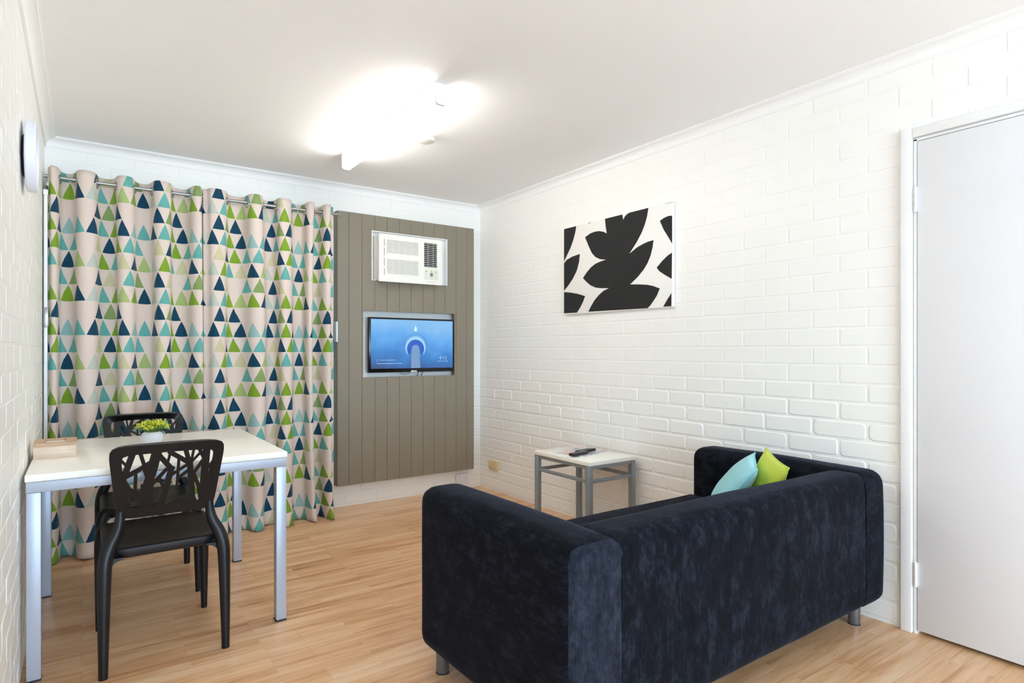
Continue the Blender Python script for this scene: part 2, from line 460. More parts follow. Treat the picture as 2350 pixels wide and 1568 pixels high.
# ------------------------------------------------------------------ door in the right wall
root = bpy.data.objects.new('door_1', None); COL.objects.link(root); root.location = (XR, .64, 0)
struct(root, 'plain white flush door at the right edge', 'door')
def W(o_root, lo, hi): # world box to local
    l = o_root.location
    return tuple(lo[i] - l[i] for i in range(3)), tuple(hi[i] - l[i] for i in range(3))
mb = MB()
mb.box(*W(root, (XR - .012, .235, .017), (XR + .026, 1.066, 2.018)), bev=.002)
mb.build('door_leaf', M['door'], root)
mb = MB()
mb.box(*W(root, (XR - .008, 1.069, 0), (XR + .09, 1.081, 2.03)), bev=.001); mb.box(*W(root, (XR - .008, .197, 0), (XR + .09, .232, 2.03)), bev=.001)
mb.box(*W(root, (XR - .008, .197, 2.022), (XR + .09, 1.081, 2.033)), bev=.001)
mb.build('door_jamb', M['gloss_white'], root)
mb = MB()
for lo, hi in (((XR - .020, 1.084, 0), (XR - .0005, 1.128, 2.076)), ((XR - .020, .146, 0), (XR - .0005, .194, 2.076)), ((XR - .0195, .194, 2.036), (XR - .0005, 1.084, 2.0755))):
    mb.box(*W(root, lo, hi), bev=.004, seg=3)
mb.build('architrave', M['gloss_white'], root)
for z in (.245, 1.78):
    mb = MB(); p = (XR - .016 - root.location.x, 1.071 - root.location.y)
    for i in range(3):
        mb.tube([(p[0], p[1], z - .05 + i * .0335), (p[0], p[1], z - .0175 + i * .0335)], .0065, 12)
    mb.box(*W(root, (XR - .0125, 1.0715, z - .05), (XR - .0085, 1.0835, z + .05)))
    mb.build('hinge', M['gloss_white'], root)
mb = MB(); hz = 1.0
lx = XR - root.location.x
mb.lathe([(.0, -.012), (.026, -.012), (.026, -.02), (.012, -.024), (.012, -.05), (.0, -.05)], 24, 'X', (0, .31 - .64, hz))
mb.tube([(-.05, .31 - .64, hz), (-.055, .35 - .64, hz), (-.055, .42 - .64, hz)], .009, 12)
mb.build('door_handle', M['rod'], root)
# room behind the door: dark hall side
mb = MB(); mb.box((XR + .121, .1, 0), (XR + .14, 1.2, 2.3))
struct(mb.build('trim_5', M['dark'], smooth=0), 'dark hall side behind the closed door', 'backing')

# ------------------------------------------------------------------ windows
def window(name, x0, x1, z0, z1, y, label, mull, d=.05):
    root = bpy.data.objects.new(name, None); COL.objects.link(root); root.location = ((x0 + x1) / 2, y, z0)
    struct(root, label, 'window')
    L = root.location; F = .045
    mb = MB()
    for lo, hi in (((x0, z0), (x0 + F, z1)), ((x1 - F, z0), (x1, z1)), ((x0 + F, z0), (x1 - F, z0 + F)), ((x0 + F, z1 - F), (x1 - F, z1))):
        mb.box((lo[0] - L.x, -d / 2, lo[1] - L.z), (hi[0] - L.x, d / 2, hi[1] - L.z), bev=.002)
    mb.build('window_frame', M['gloss_white'], root)
    xs = [x0 + F] + mull + [x1 - F]
    for m_ in mull:
        mb = MB(); mb.box((m_ - .02 - L.x, -d / 2 + .004, z0 + F - L.z), (m_ + .02 - L.x, d / 2 - .004, z1 - F - L.z), bev=.002); mb.build('window_mullion', M['gloss_white'], root)
    for i in range(len(xs) - 1):
        a = xs[i] + (0.02 if i else 0); b = xs[i + 1] - (.02 if i < len(xs) - 2 else 0)
        mb = MB(); mb.box((a - L.x, -.003, z0 + F - L.z), (b - L.x, .003, z1 - F - L.z)); mb.build('window_pane', M['glass'], root, smooth=0)
    return root
w1 = window('window_1', -.10, 1.42, .12, 2.10, YB + .04, 'white framed sliding window behind the patterned curtains', [.66])
window('window_2', .0, 2.6, .35, 2.15, YF - .05, 'wide white framed window behind the viewer', [.87, 1.74])
# white vertical track strip beside the left wall, with its grey catch
t = thing('blind_track', (-.160, 4.200, .55), 'narrow white vertical track between left wall and curtain', 'track')
mb = MB(); mb.box((-.0085, -.012, 0), (.0085, .012, 1.49), bev=.003); mb.build('rail', M['gloss_white'], t)
mb = MB(); mb.box((-.0105, -.019, .74), (.0115, -.0125, .85), bev=.002); mb.build('catch', M['rod'], t, label='small grey metal catch')
mb = MB(); mb.box((-.0105, -.02, 1.465), (.0105, -.0125, 1.495), bev=.002); mb.build('end_cap', M['gloss_white'], t)
for z in (.3, 1.2):
    mb = MB(); mb.box((-.0095, .013, z), (.0085, .213, z + .03)); mb.build('fixing', M['gloss_white'], t)

# ------------------------------------------------------------------ curtains
RODY, RODZ = 4.235, 2.130
t = thing('curtain_rod', (.66, RODY, RODZ), 'silver metal curtain rod through the eyelets above the curtains', 'curtain rod')
mb = MB(); mb.tube([(-.83, 0, 0), (.826, 0, 0)], .0095, 16); mb.build('rod', M['rod'], t)
mb = MB(); mb.lathe([(0, .8265), (.012, .8265), (.014, .831), (.012, .838), (0, .840)], 20, 'X'); mb.build('finial', M['rod'], t)
for x in (-.812,):
    mb = MB(); mb.box((x - .010, -.014, -.055), (x + .010, .014, -.0105), bev=.002); mb.box((x - .010, .0, -.05), (x + .010, YB - RODY - .009, -.036), bev=.001)
    mb.box((x - .012, YB - RODY - .016, -.075), (x + .012, YB - RODY - .009, -.01), bev=.001)
    mb.build('bracket', M['rod'], t)

def curtain(name, keys, uoff, label, seed):
    """keys: list of (x, side) side -1 = fold toward the room, +1 = behind the rod"""
    rr = random.Random(seed)
    root = thing(name, ((keys[0][0] + keys[-1][0]) / 2, RODY, 0), label, 'curtain', group='pair of triangle patterned curtains')
    L = root.location
    pts = []; seg = 14
    for i in range(len(keys) - 1):
        (xa, sa), (xb, sb) = keys[i], keys[i + 1]
        for k in range(seg + (1 if i == len(keys) - 2 else 0)):
            t_ = k / seg
            e = (1 - math.cos(PI * t_)) / 2
            # fold: lateral motion slows near the turning points, giving fuller rounded pleats
            xx = xa + (xb - xa) * (t_ + .10 * math.sin(2 * PI * t_))
            pts.append((xx, sa + (sb - sa) * e, i + t_))
    NZ = 60; ztop, zbot = RODZ + .046, .006
    bm = bmesh.new(); uvl = bm.loops.layers.uv.new('UVMap')
    # arc length measured on the rod line
    us = [0]
    for i in range(1, len(pts)):
        dx = pts[i][0] - pts[i - 1][0]; dy = (pts[i][1] - pts[i - 1][1]) * .050
        us.append(us[-1] + math.hypot(dx, dy))
    ph = [rr.uniform(-1, 1) for _ in range(len(keys) + 2)]
    ph2 = [rr.uniform(-1, 1) for _ in range(len(keys) + 2)]
    grid = []
    for j in range(NZ + 1):
        h = j / NZ                    # 0 at the top, 1 at the floor
        z = ztop + (zbot - ztop) * h
        row = []
        for i, (x, s, q) in enumerate(pts):
            k = int(q); f = q - k
            a = ph[k] * (1 - f) + ph[k + 1] * f; b = ph2[k] * (1 - f) + ph2[k + 1] * f
            amp = .050 * (1 + .25 * a * h)
            y = RODY + s * amp - .012 * h - .035 * h * (1 if s < 0 else .2) * abs(s)
            xs = x + .022 * b * math.sin(PI * h) * min(1, i / 10) * min(1, (len(pts) - 1 - i) / 10)
            # hem flares and crumples where it touches the floor
            g = max(0, (h - .90) / .10)
            y -= g * g * .03 * (1 + a)
            y += .006 * noise.noise(Vector((x * 9, z * 3.2, seed))) * h
            zz = z + (.006 * math.sin(q * 6 + seed) if j == NZ else 0) + (.006 * (-s) if j == 0 else 0)
            v = bm.verts.new((xs - L.x, y - L.y, max(zz, .004)))
            row.append((v, us[i] + uoff, z))
        grid.append(row)
    for j in range(NZ):
        for i in range(len(pts) - 1):
            q = (grid[j][i], grid[j][i + 1], grid[j + 1][i + 1], grid[j + 1][i])
            fc = bm.faces.new([w[0] for w in q]); fc.smooth = True
            for lp, w in zip(fc.loops, q): lp[uvl].uv = (w[1], w[2])
    me = bpy.data.meshes.new('cloth'); bm.to_mesh(me); bm.free(); me.materials.append(M['curtain'])
    o = bpy.data.objects.new('cloth', me); COL.objects.link(o); o.parent = root
    md = o.modifiers.new('thick', 'SOLIDIFY'); md.thickness = .0016; md.offset = 0
    # eyelets where the cloth crosses the rod
    for i in range(1, len(pts)):
        if pts[i - 1][1] * pts[i][1] <= 0 and pts[i - 1][1] != pts[i][1]:
            x = (pts[i][0] + pts[i - 1][0]) / 2
            d = Vector((pts[i][0] - pts[i - 1][0], (pts[i][1] - pts[i - 1][1]) * .050, 0)).normalized()
            n = Vector((-d.y, d.x, 0))
            m2 = MB(); m2.torus((x - L.x, 0, RODZ - .008), n, .0235, .0048); m2.build('eyelet', M['rod'], root)
    return root
F_, B_ = -1, 1
curtain('curtain', [(-.151, F_ * .3), (-.132, F_), (-.068, B_), (.018, F_), (.124, B_), (.205, F_), (.305, B_), (.388, F_), (.512, B_), (.590, F_), (.630, B_ * .15)], .083 * 3.2,
        'triangle patterned curtain on the left, hanging beside the left brick wall', 3)
curtain('curtain', [(.621, F_ * .25), (.683, F_), (.838, B_), (.925, F_), (1.028, B_), (1.10, F_), (1.228, B_), (1.287, F_), (1.345, B_), (1.402, F_), (1.450, F_ * .1)], .083 * 0.8,
        'triangle patterned curtain on the right, hanging beside the grey panel', 11)

# ------------------------------------------------------------------ grooved grey panel with two openings
PX0, PX1, PZ0, PZ1, PY = 1.520, 2.688, .172, 2.186, 4.342
t = thing('wall_panel', (1.52, 4.342, .172), 'tall grey-brown grooved board panel holding the air conditioner and television', 'wall panel')
mb = MB(); AC = (1.783, 1.694, 2.436, 2.072); TVH = (1.716, .962, 2.500, 1.464)
gro = [PX0] + [1.607 + .1008 * i for i in range(11)] + [PX1]
gro = [g for g in gro if g <= PX1]
for a, b in zip(gro[:-1], gro[1:]):
    if b - a < .01: continue
    rs = [(a + .0008, PZ0, b - .0008, PZ1)]
    for h in (AC, TVH): rs = sub_rect_h(rs, h)
    for (x0, z0, x1, z1) in rs:
        if x1 - x0 < .004: continue
        mb.box((x0, PY, z0), (x1, PY + .014, z1), bev=.0012 if x1 - x0 > .01 else 0, seg=1)
mb.box((PX0, PY + .0141, PZ0), (PX0 + .02, YB - .009, PZ1)); mb.box((PX1 - .02, PY + .0141, PZ0), (PX1, YB - .009, PZ1))
mb.box((PX0 + .02, PY + .0141, PZ0), (PX1 - .02, YB - .009, PZ0 + .02)); mb.box((PX0 + .02, PY + .0141, PZ1 - .02), (PX1 - .02, YB - .009, PZ1))
for (x0, z0, x1, z1) in sub_rect(sub_rect([(PX0 + .021, PZ0 + .021, PX1 - .021, PZ1 - .021)], AC), TVH): mb.box((x0, PY + .0142, z0), (x1, PY + .017, z1))
for v in mb.bm.verts: v.co -= Vector((1.52, 4.342, .172))
mb.build('boards', M['taupe'], t, smooth=30)
mb = MB(); mb.box((-.0125, -.012, 1.055), (-.0005, .035, 1.203), bev=.002); mb.build('latch_plate', M['gloss_white'], t, label='small white plate on the edge')

# ------------------------------------------------------------------ air conditioner
ax0, ax1, az0, az1, ay = 1.812, 2.343, 1.684, 2.042, 4.272
t = thing('air_conditioner', ((ax0 + ax1) / 2, 4.34, az0), 'white box air conditioner set in the upper opening of the grey panel', 'air conditioner')
L = t.location
def lb(x0, y0, z0, x1, y1, z1): return (x0 - L.x, y0 - L.y, z0 - L.z), (x1 - L.x, y1 - L.y, z1 - L.z)
mb = MB(); mb.box(*lb(ax0 + .006, ay + .018, az0 + .012, ax1 - .006, YB - .010, az1 - .008), bev=.004); mb.build('body', M['ac_white'], t)
# front shell built round the grille and vent openings
gr1 = (ax0 + .062, az0 + .215, ax0 + .325, az0 + .315); gr2 = (ax0 + .062, az0 + .060, ax0 + .325, az0 + .170)
vt = (ax0 + .375, az0 + .135, ax0 + .490, az0 + .325)
mb = MB(); rs = [(ax0, az0, ax1, az1)]
for h in (gr1, gr2, vt): rs = sub_rect(rs, h)
for (x0, z0, x1, z1) in rs: mb.box(*lb(x0, ay, z0, x1, ay + .020, z1))
mb.box(*lb(ax0 - .001, ay + .004, az0 - .001, ax1 + .001, ay + .03, az1 + .001), bev=0) if False else None
mb.build('front_panel', M['ac_white'], t, smooth=0)
mb = MB(); mb.tube([(ax0 + .348 - L.x, ay - .0005 - L.y, az0 + .01 - L.z), (ax0 + .348 - L.x, ay - .0005 - L.y, az1 - .01 - L.z)], .0022, 8)
mb.build('seam_strip', M['ac_white'], t)
for (x0, z0, x1, z1), n, mm in ((gr1, 12, 'ac_white'), (gr2, 13, 'ac_white')):
    mb = MB(); mb.box(*lb(x0, ay + .0125, z0, x1, ay + .0175, z1)); g = mb.build('grille', M['ac_grey'], t, smooth=0)
    mb = MB()
    for i in range(n):
        z = z0 + (i + .5) * (z1 - z0) / n
        mb.box(*lb(x0, ay + .0025, z - .0026, x1, ay + .0120, z + .0022))
    for i in range(1, 5):
        x = x0 + i * (x1 - x0) / 5; mb.box(*lb(x - .0035, ay + .0095, z0, x + .0035, ay + .0122, z1))
    mb.build('slats', M[mm], g, smooth=0)
mb = MB(); x0, z0, x1, z1 = vt; mb.box(*lb(x0, ay + .0145, z0, x1, ay + .0178, z1)); v_ = mb.build('air_vent', M['dark'], t, smooth=0, label='dark air outlet with white louvres')
mb = MB()
for i in range(13):
    z = z0 + (i + .5) * (z1 - z0) / 13
    mb.box(*lb(x0, ay + .001, z - .0024, x1, ay + .009, z + .0014))
for x in (x0 + .04, x0 + .085): mb.box(*lb(x - .001, ay + .0092, z0, x + .001, ay + .0140, z1))
mb.build('louvres', M['ac_grey'], v_, smooth=0)
mb = MB(); mb.box(*lb(ax0 + .378, ay - .0022, az0 + .040, ax0 + .500, ay - .0001, az0 + .122), bev=.001); cp = mb.build('control_panel', M['ac_panel'], t)
mb = MB(); mb.box(*lb(ax0 + .426, ay - .004, az0 + .064, ax0 + .450, ay - .0023, az0 + .092), bev=.001); mb.build('display', M['btn'], cp)
for bx, bz in ((.392, .10), (.392, .08), (.392, .058), (.438, .104), (.428, .052), (.446, .052), (.474, .10), (.474, .082), (.474, .062)):
    mb = MB(); mb.box(*lb(ax0 + bx - .005, ay - .0038, az0 + bz - .003, ax0 + bx + .005, ay - .0023, az0 + bz + .003)); mb.build('button', M['btn'] if bz > .095 else M['ac_grey'], cp, smooth=0)
mb = MB(); mb.box(*lb(ax0 + .392, ay - .001, az0 + .020, ax0 + .478, ay - .0002, az0 + .024)); mb.build('nameplate', M['ac_grey'], t, smooth=0)
mb = MB()
for a, b in ((.05, .10), (.118, .178), (.195, .255), (.268, .32)): mb.box(*lb(ax0 + .041, ay - .0004, az0 + a, ax0 + .0445, ay + .0006, az0 + b))
mb.build('side_slot', M['dark'], t, smooth=0)
# pale sleeve lining the opening
mb = MB()
x0, z0, x1, z1 = AC
for lo, hi in (((x0 + .001, z0 + .001), (x0 + .007, z1 - .001)), ((x1 - .007, z0 + .001), (x1 - .001, z1 - .001)), ((x0 + .007, z1 - .007), (x1 - .007, z1 - .001)), ((x0 + .007, z0 + .001), (x1 - .007, z0 + .005))):
    mb.box(*lb(lo[0], PY + .002, lo[1], hi[0], YB - .010, hi[1]))
mb.box(*lb(x0 + .008, YB - .030, z0 + .006, ax0 + .003, YB - .012, z1 - .008)); mb.box(*lb(ax1 - .003, YB - .030, z0 + .006, x1 - .008, YB - .012, z1 - .008))
mb.box(*lb(ax0 + .003, YB - .03, az1 - .006, ax1 - .003, YB - .012, z1 - .008))
mb.build('surround', M['gloss_white'], t, smooth=0)

# ------------------------------------------------------------------ television
tx0, tx1, tz0, tz1, ty = 1.759, 2.491, .996, 1.417, 4.336
t = thing('television', ((tx0 + tx1) / 2, ty, tz0), 'flat screen television showing a blue tower picture in the lower panel opening', 'television')
L = t.location
mb = MB(); mb.box(*lb(tx0, ty, tz0, tx1, ty + .038, tz1), bev=.004); mb.build('case', M['tv_black'], t)
mb = MB(); mb.box(*lb(tx0 + .2, ty + .0385, tz0 + .12, tx1 - .2, YB - .010, tz0 + .3), bev=.002); mb.build('wall_mount', M['dark'], t)
sx0, sx1, sz0, sz1 = tx0 + .016, tx1 - .013, tz0 + .030, tz1 - .014
mb = MB(); mb.box(*lb(sx0, ty - .0012, sz0, sx1, ty - .0001, sz1)); 
for v in mb.bm.verts: v.co -= Vector(lb(sx0, ty, sz0, 0, 0, 0)[0])
scr = mb.build('screen', M['screen'], t, smooth=0, label='lit blue sky picture'); scr.location = lb(sx0, ty, sz0, 0, 0, 0)[0]
cx, cz = (sx1 - sx0) / 2 + .018, .168
def disc(mb, x, z, r0, r1, d, a0=0, a1=360, n=48, sx=1, base=None):
    poly = []
    for i in range(n + 1):
        a = math.radians(a0 + (a1 - a0) * i / n); poly.append((a, ))
    for i in range(n):
        A, B = poly[i][0], poly[i + 1][0]
        q = [(x + r0 * math.cos(A), z + r0 * math.sin(A)), (x + r1 * math.cos(A), z + r1 * math.sin(A)), (x + r1 * math.cos(B), z + r1 * math.sin(B)), (x + r0 * math.cos(B), z + r0 * math.sin(B))]
        mb.bm.faces.new([mb.bm.verts.new((u * sx if sx != 1 else u, -d, w)) for u, w in q])
mb = MB(); disc(mb, cx, cz - .005, .058, .088, .0015, -38, 218); mb.build('tower_pod', M['scr_pale'], scr, smooth=0)
mb = MB(); disc(mb, cx, cz - .005, .0878, .0895, .0017, 10, 170); disc(mb, cx, cz - .002, .103, .105, .0017, 0, 180); mb.build('tower_rim', M['scr_line'], scr, smooth=0)
mb = MB(); disc(mb, cx, cz - .018, .034, .074, .0019, -38, 218); mb.build('tower_ring', M['scr_ring'], scr, smooth=0)
mb = MB(); mb.bm.faces.new([mb.bm.verts.new((cx + a, -.0022, b)) for a, b in ((-.047, .001), (.047, .001), (.043, .05), (.036, .14), (.030, .166), (.016, .178), (0, .181), (-.016, .178), (-.030, .166), (-.036, .14), (-.043, .05))])
mb.build('tower_shaft', M['scr_shaft'], scr, smooth=0)
for s_ in (-1, 1):
    mb = MB(); mb.bm.faces.new([mb.bm.verts.new((cx + s_ * a, -.0024, b)) for a, b in ((.040, .001), (.047, .001), (.038, .13), (.036, .13))]); mb.build('tower_edge', M['scr_line'], scr, smooth=0)
mb = MB(); mb.bm.faces.new([mb.bm.verts.new((cx + a, -.0018, b)) for a, b in ((-.013, .292), (.013, .292), (.007, .315), (0, .338), (-.007, .315))]); mb.build('tower_spire', M['scr_white'], scr, smooth=0)
mb = MB()
rr = random.Random(2)
def words(mb, x, z, w, h):
    e = x + w
    while x < e:
        k = rr.uniform(.004, .016); mb.bm.faces.new([mb.bm.verts.new((min(a, e), -.002, b)) for a, b in ((x, z), (x + k, z), (x + k, z + h), (x, z + h))]); x += k + .003
for wd in ((.075, .062, .12, .0055), (.045, .036, .205, .0055), (sx1 - sx0 - .135, .050, .09, .0055)):
    mb = MB(); words(mb, *wd); mb.build('caption', M['scr_text'], scr, smooth=0)
mb = MB()
for q in ((.045, .055, .062, .0565), (.045, .0685, .062, .070), (.045, .055, .0465, .07), (.0605, .055, .062, .07)): mb.bm.faces.new([mb.bm.verts.new((a, -.002, b)) for a, b in ((q[0], q[1]), (q[2], q[1]), (q[2], q[3]), (q[0], q[3]))])
mb.build('caption_icon', M['scr_text'], scr, smooth=0)
cu = bpy.data.curves.new('clock_text', 'FONT'); cu.body = '4:12'; cu.size = .042
tmp = bpy.data.objects.new('tmp', cu); COL.objects.link(tmp)
dg = bpy.context.evaluated_depsgraph_get(); me = bpy.data.meshes.new_from_object(tmp.evaluated_get(dg)); bpy.data.objects.remove(tmp)
o = bpy.data.objects.new('time_text', me); COL.objects.link(o); me.materials.append(M['scr_text']); o.parent = scr
o.rotation_euler = (PI / 2, 0, 0); o.location = (sx1 - sx0 - .125, -.002, .066)
mb = MB(); mb.box(*lb(2.105, ty - .004, tz0 - .004, 2.155, ty - .0001, tz0 + .014), bev=.002); mb.build('logo_plate', M['silver'], t)
mb = MB()
mb.tube([(2.02 - L.x, .02, .0), (2.03 - L.x, .014, -.014), (2.06 - L.x, .012, -.018), (2.09 - L.x, .014, -.012), (2.10 - L.x, .02, .0)], .0018, 8)
mb.build('cable', M['cable'], t)
for x in (2.185, 2.222):
    mb = MB(); mb.tube([(x - L.x, .03, .001), (x - .003 - L.x, .034, -.02), (x - .008 - L.x, .04, -.033)], .0028, 8); mb.build('cable', M['cable'], t)

# ------------------------------------------------------------------ ceiling batten light and smoke alarm
t = thing('ceiling_light', (1.356, 3.095, ZC), 'long white fluorescent batten light glowing on the ceiling', 'ceiling light')
mb = MB(); mb.box((-.0285, -.618, -.016), (.0285, .618, 0), bev=.002); mb.build('body', M['batten'], t)
def dprof(mb, y0, y1, hw, z0, z1, r):
    poly = [(-hw, z0), (hw, z0)] + [(hw - r + r * math.cos(a), z1 + r - r * math.sin(a)) for a in [i * PI / 16 for i in range(9)]] + [(-hw + r - r * math.sin(a), z1 + r - r * math.cos(a)) for a in [i * PI / 16 for i in range(9)]]
    mb.prism(poly, lambda a, b, d: Vector((a, d, b)), y0, y1)
mb = MB(); dprof(mb, -.606, .606, .026, -.0165, -.098, .014); mb.build('diffuser', M['diffuser'], t)
for s_ in (-1, 1):
    mb = MB(); dprof(mb, *(sorted((s_ * .6065, s_ * .622))), .028, -.0165, -.101, .015); mb.build('end_cap', M['batten'], t)
t = thing('smoke_alarm', (1.612, 3.135, ZC), 'round white smoke alarm on the ceiling beside the batten light', 'smoke alarm')
mb = MB(); mb.lathe([(0, 0), (.034, 0), (.034, -.012), (0, -.012)], 32); mb.build('base', M['sensor'], t)
mb = MB(); mb.lathe([(0, -.0125), (.050, -.0125), (.057, -.018), (.057, -.024), (.050, -.033), (.030, -.038), (0, -.038)], 40); mb.build('cover', M['sensor'], t)

# ------------------------------------------------------------------ wall clock on left wall
t = thing('wall_clock', (XL + .003, 2.82, 1.868), 'round wall clock with white rim high on the left brick wall', 'clock')
mb = MB(); mb.lathe([(0, 0), (.072, 0), (.078, .004), (.078, .012), (0, .012)], 48, 'X'); mb.build('movement_case', M['clock_black'], t)
mb = MB(); mb.lathe([(0, .0125), (.108, .0125), (.116, .016), (.116, .022), (0, .022)], 64, 'X'); mb.build('face', M['white_plastic'], t)
mb = MB(); mb.lathe([(.110, .0095), (.122, .0095), (.127, .014), (.127, .038), (.122, .042), (.110, .040), (.108, .026), (.108, .0225), (.110, .0225), (.1165, .0222), (.1165, .0118), (.110, .0118), (.110, .0095)], 64, 'X'); mb.build('rim', M['clock_white'], t)
for ang, ln, w in ((100, .055, .005), (20, .085, .004)):
    a = math.radians(ang); mb = MB(); d = Vector((0, math.cos(a), math.sin(a))); n = Vector((0, -d.z, d.y))
    q = [d * -.012 - n * w / 2, d * ln - n * w / 2, d * ln + n * w / 2, d * -.012 + n * w / 2]
    A = [mb.bm.verts.new(p + Vector((.025 + w * .2, 0, 0))) for p in q]; B = [mb.bm.verts.new(p + Vector((.026 + w * .2, 0, 0))) for p in q]
    mb.bm.faces.new(A); mb.bm.faces.new(B[::-1])
    for i in range(4): mb.bm.faces.new((A[i], A[(i + 1) % 4], B[(i + 1) % 4], B[i]))
    mb.build('hand', M['clock_black'], t)

# ------------------------------------------------------------------ canvas print on right wall
CY0, CY1, CZ0, CZ1, CD = 2.318, 3.280, 1.416, 2.021, .022
t = thing('canvas_print', (XR - .0028, (CY0 + CY1) / 2, CZ0), 'unframed canvas with bold black leaf shapes on white', 'picture')
L = t.location
mb = MB(); mb.box((-CD, CY0 - L.y, 0), (0, CY1 - L.y, CZ1 - CZ0), bev=.002); mb.build('canvas', M['canvas_white'], t)
# outlines given as fractions across (0 = far/left end) and up the canvas
q = [(258, 458), (1492, 180), (1476, 1338), (258, 1418)]
def uvof(px, py):
    # plane intersection for pixel in the detail view (scale 4.9 from 1240,430)
    X_, Y_ = 1240 + px / 4.9, 430 + py / 4.9
    a = math.atan2(1175 - 187, 1393); u_ = (X_ - 1175) / 1393; v_ = -(Y_ - 806) / 1393
    rx = math.sin(a) + u_ * math.cos(a); ry = math.cos(a) - u_ * math.sin(a); k = (XR - .0028 - CD) / rx
    return ry * k, 1.16 + v_ * k
leafs = [
 [(728,345),(922,300),(926,330),(933,366),(950,330),(975,302),(1002,280),(1216,228),(1200,330),(1175,420),(1140,510),(1085,615),(1000,750),(1040,715),(1090,675),(1150,640),(1210,612),(1274,594),(1262,680),(1240,770),(1205,855),(1160,930),(1090,1015),(1010,1092),(1100,1092),(1200,1096),(1270,1110),(1344,1138),(1310,1220),(1275,1275),(1240,1325),(1208,1360),(540,1400),(570,1340),(610,1270),(660,1210),(710,1165),(772,1134),(690,1136),(620,1128),(560,1100),(515,1060),(480,1022),(520,960),(570,900),(620,860),(680,833),(740,815),(670,808),(620,785),(580,740),(545,665),(504,562),(560,520),(610,500),(660,492),(710,500),(748,520),(735,440)],
 [(258,460),(404,427),(395,500),(372,590),(340,680),(300,765),(258,838)],
 [(258,856),(300,815),(360,780),(445,750),(436,840),(410,940),(365,1030),(315,1105),(258,1166)],
 [(258,1180),(340,1184),(420,1198),(504,1224),(480,1290),(450,1350),(412,1410),(258,1418)],
 [(1345,378),(1390,345),(1440,322),(1487,318),(1484,632),(1440,560),(1390,480)],
 [(1481,735),(1430,770),(1370,830),(1309,904),(1340,945),(1400,985),(1478,1030)],
 [(1475,1190),(1430,1260),(1382,1343),(1474,1338)],
]
for lf in leafs:
    mb = MB(); P2 = [uvof(*p) for p in lf]
    P2 = [(min(max(y, CY0 + .001), CY1 - .001), min(max(z, CZ0 + .001), CZ1 - .001)) for y, z in P2]
    mb.prism(P2, lambda a, b, d: Vector((-d, a - L.y, b - L.z)), CD + .0001, CD + .0009)
    mb.build('leaf_shape', M['canvas_black'], t, smooth=0, tri=True)
mb = MB(); mb.box((-CD - .001, CY0 - L.y, .6021), (-CD + .02, CY0 + .05 - L.y, .6035)); mb.build('edge_print', M['canvas_black'], t, smooth=0)
mb = MB(); mb.box((-CD - .001, 3.005 - L.y, .6021), (-CD + .01, 3.03 - L.y, .605)); mb.build('edge_print', M['canvas_black'], t, smooth=0)

# ------------------------------------------------------------------ sockets
t = thing('power_socket', (XR - .006, 4.19, .215), 'yellowed wall socket low on the right brick wall near the corner', 'socket')
mb = MB(); mb.box((-.022, -.062, -.038), (0, .062, .038), bev=.004); mb.build('plate', M['cream_plastic'], t)
mb = MB(); mb.box((-.030, -.006, -.028), (-.0222, .050, .030), bev=.003); mb.build('cover', M['cream_plastic'], t)
mb = MB(); mb.box((-.030, -.050, -.010), (-.0222, -.032, .012), bev=.002); mb.build('switch', M['cream_plastic'], t)
t = thing('power_socket', (2.612, YB - .006, .090), 'white double wall socket just under the grey panel', 'socket')
mb = MB(); mb.box((-.060, -.020, -.040), (.060, 0, .040), bev=.004); mb.build('plate', M['white_plastic'], t)
for x in (-.03, .03):
    mb = MB(); mb.box((x - .004, -.024, .012), (x + .004, -.0202, .028), bev=.001); mb.build('switch', M['white_plastic'], t)
    mb = MB()
    for dx, dz, r_ in ((-.007, .0, .5), (.007, .0, -.5), (0, -.018, 0)):
        mb.box((x + dx - .001, -.0206, dz - .004), (x + dx + .001, -.0201, dz + .004), rot=Matrix.Rotation(r_, 3, 'Y'), piv=(x + dx, 0, dz))
    mb.build('socket_slots', M['dark'], t, smooth=0)

# ------------------------------------------------------------------ dining table
TX0, TX1, TY0, TY1, TH = -.158, .722, 2.700, 3.640, .727
t = thing('dining_table', ((TX0 + TX1) / 2, (TY0 + TY1) / 2, 0), 'white topped dining table with square silver legs against the left wall', 'table')
L = t.location; hx, hy = (TX1 - TX0) / 2, (TY1 - TY0) / 2
mb = MB(); mb.box((-hx - .004, -hy - .004, TH - .026), (hx + .004, hy + .004, TH), bev=.005, seg=3); mb.build('tabletop', M['table_white'], t)
mb = MB(); z0, z1 = TH - .0635, TH - .0265
for lo, hi in (((-hx, -hy), (hx, -hy + .022)), ((-hx, hy - .022), (hx, hy)), ((-hx, -hy + .022), (-hx + .022, hy - .022)), ((hx - .022, -hy + .022), (hx, hy - .022))): mb.box((lo[0], lo[1], z0), (hi[0], hi[1], z1), bev=.0015)
mb.build('apron', M['alu'], t)
for sx in (-1, 1):
    for sy in (-1, 1):
        x0, x1 = (hx - .042, hx - .0005) if sx > 0 else (-hx + .0005, -hx + .042)
        y0, y1 = (hy - .045, hy - .0005) if sy > 0 else (-hy + .0005, -hy + .045)
        mb = MB(); mb.box((x0, y0, .006), (x1, y1, z0 - .0005), bev=.0025); lg = mb.build('leg', M['alu'], t)
        mb = MB(); mb.box((x0 - .0005, y0 - .0005, 0), (x1 + .0005, y1 + .0005, .0058)); mb.build('foot_cap', M['foot'], lg, smooth=0)

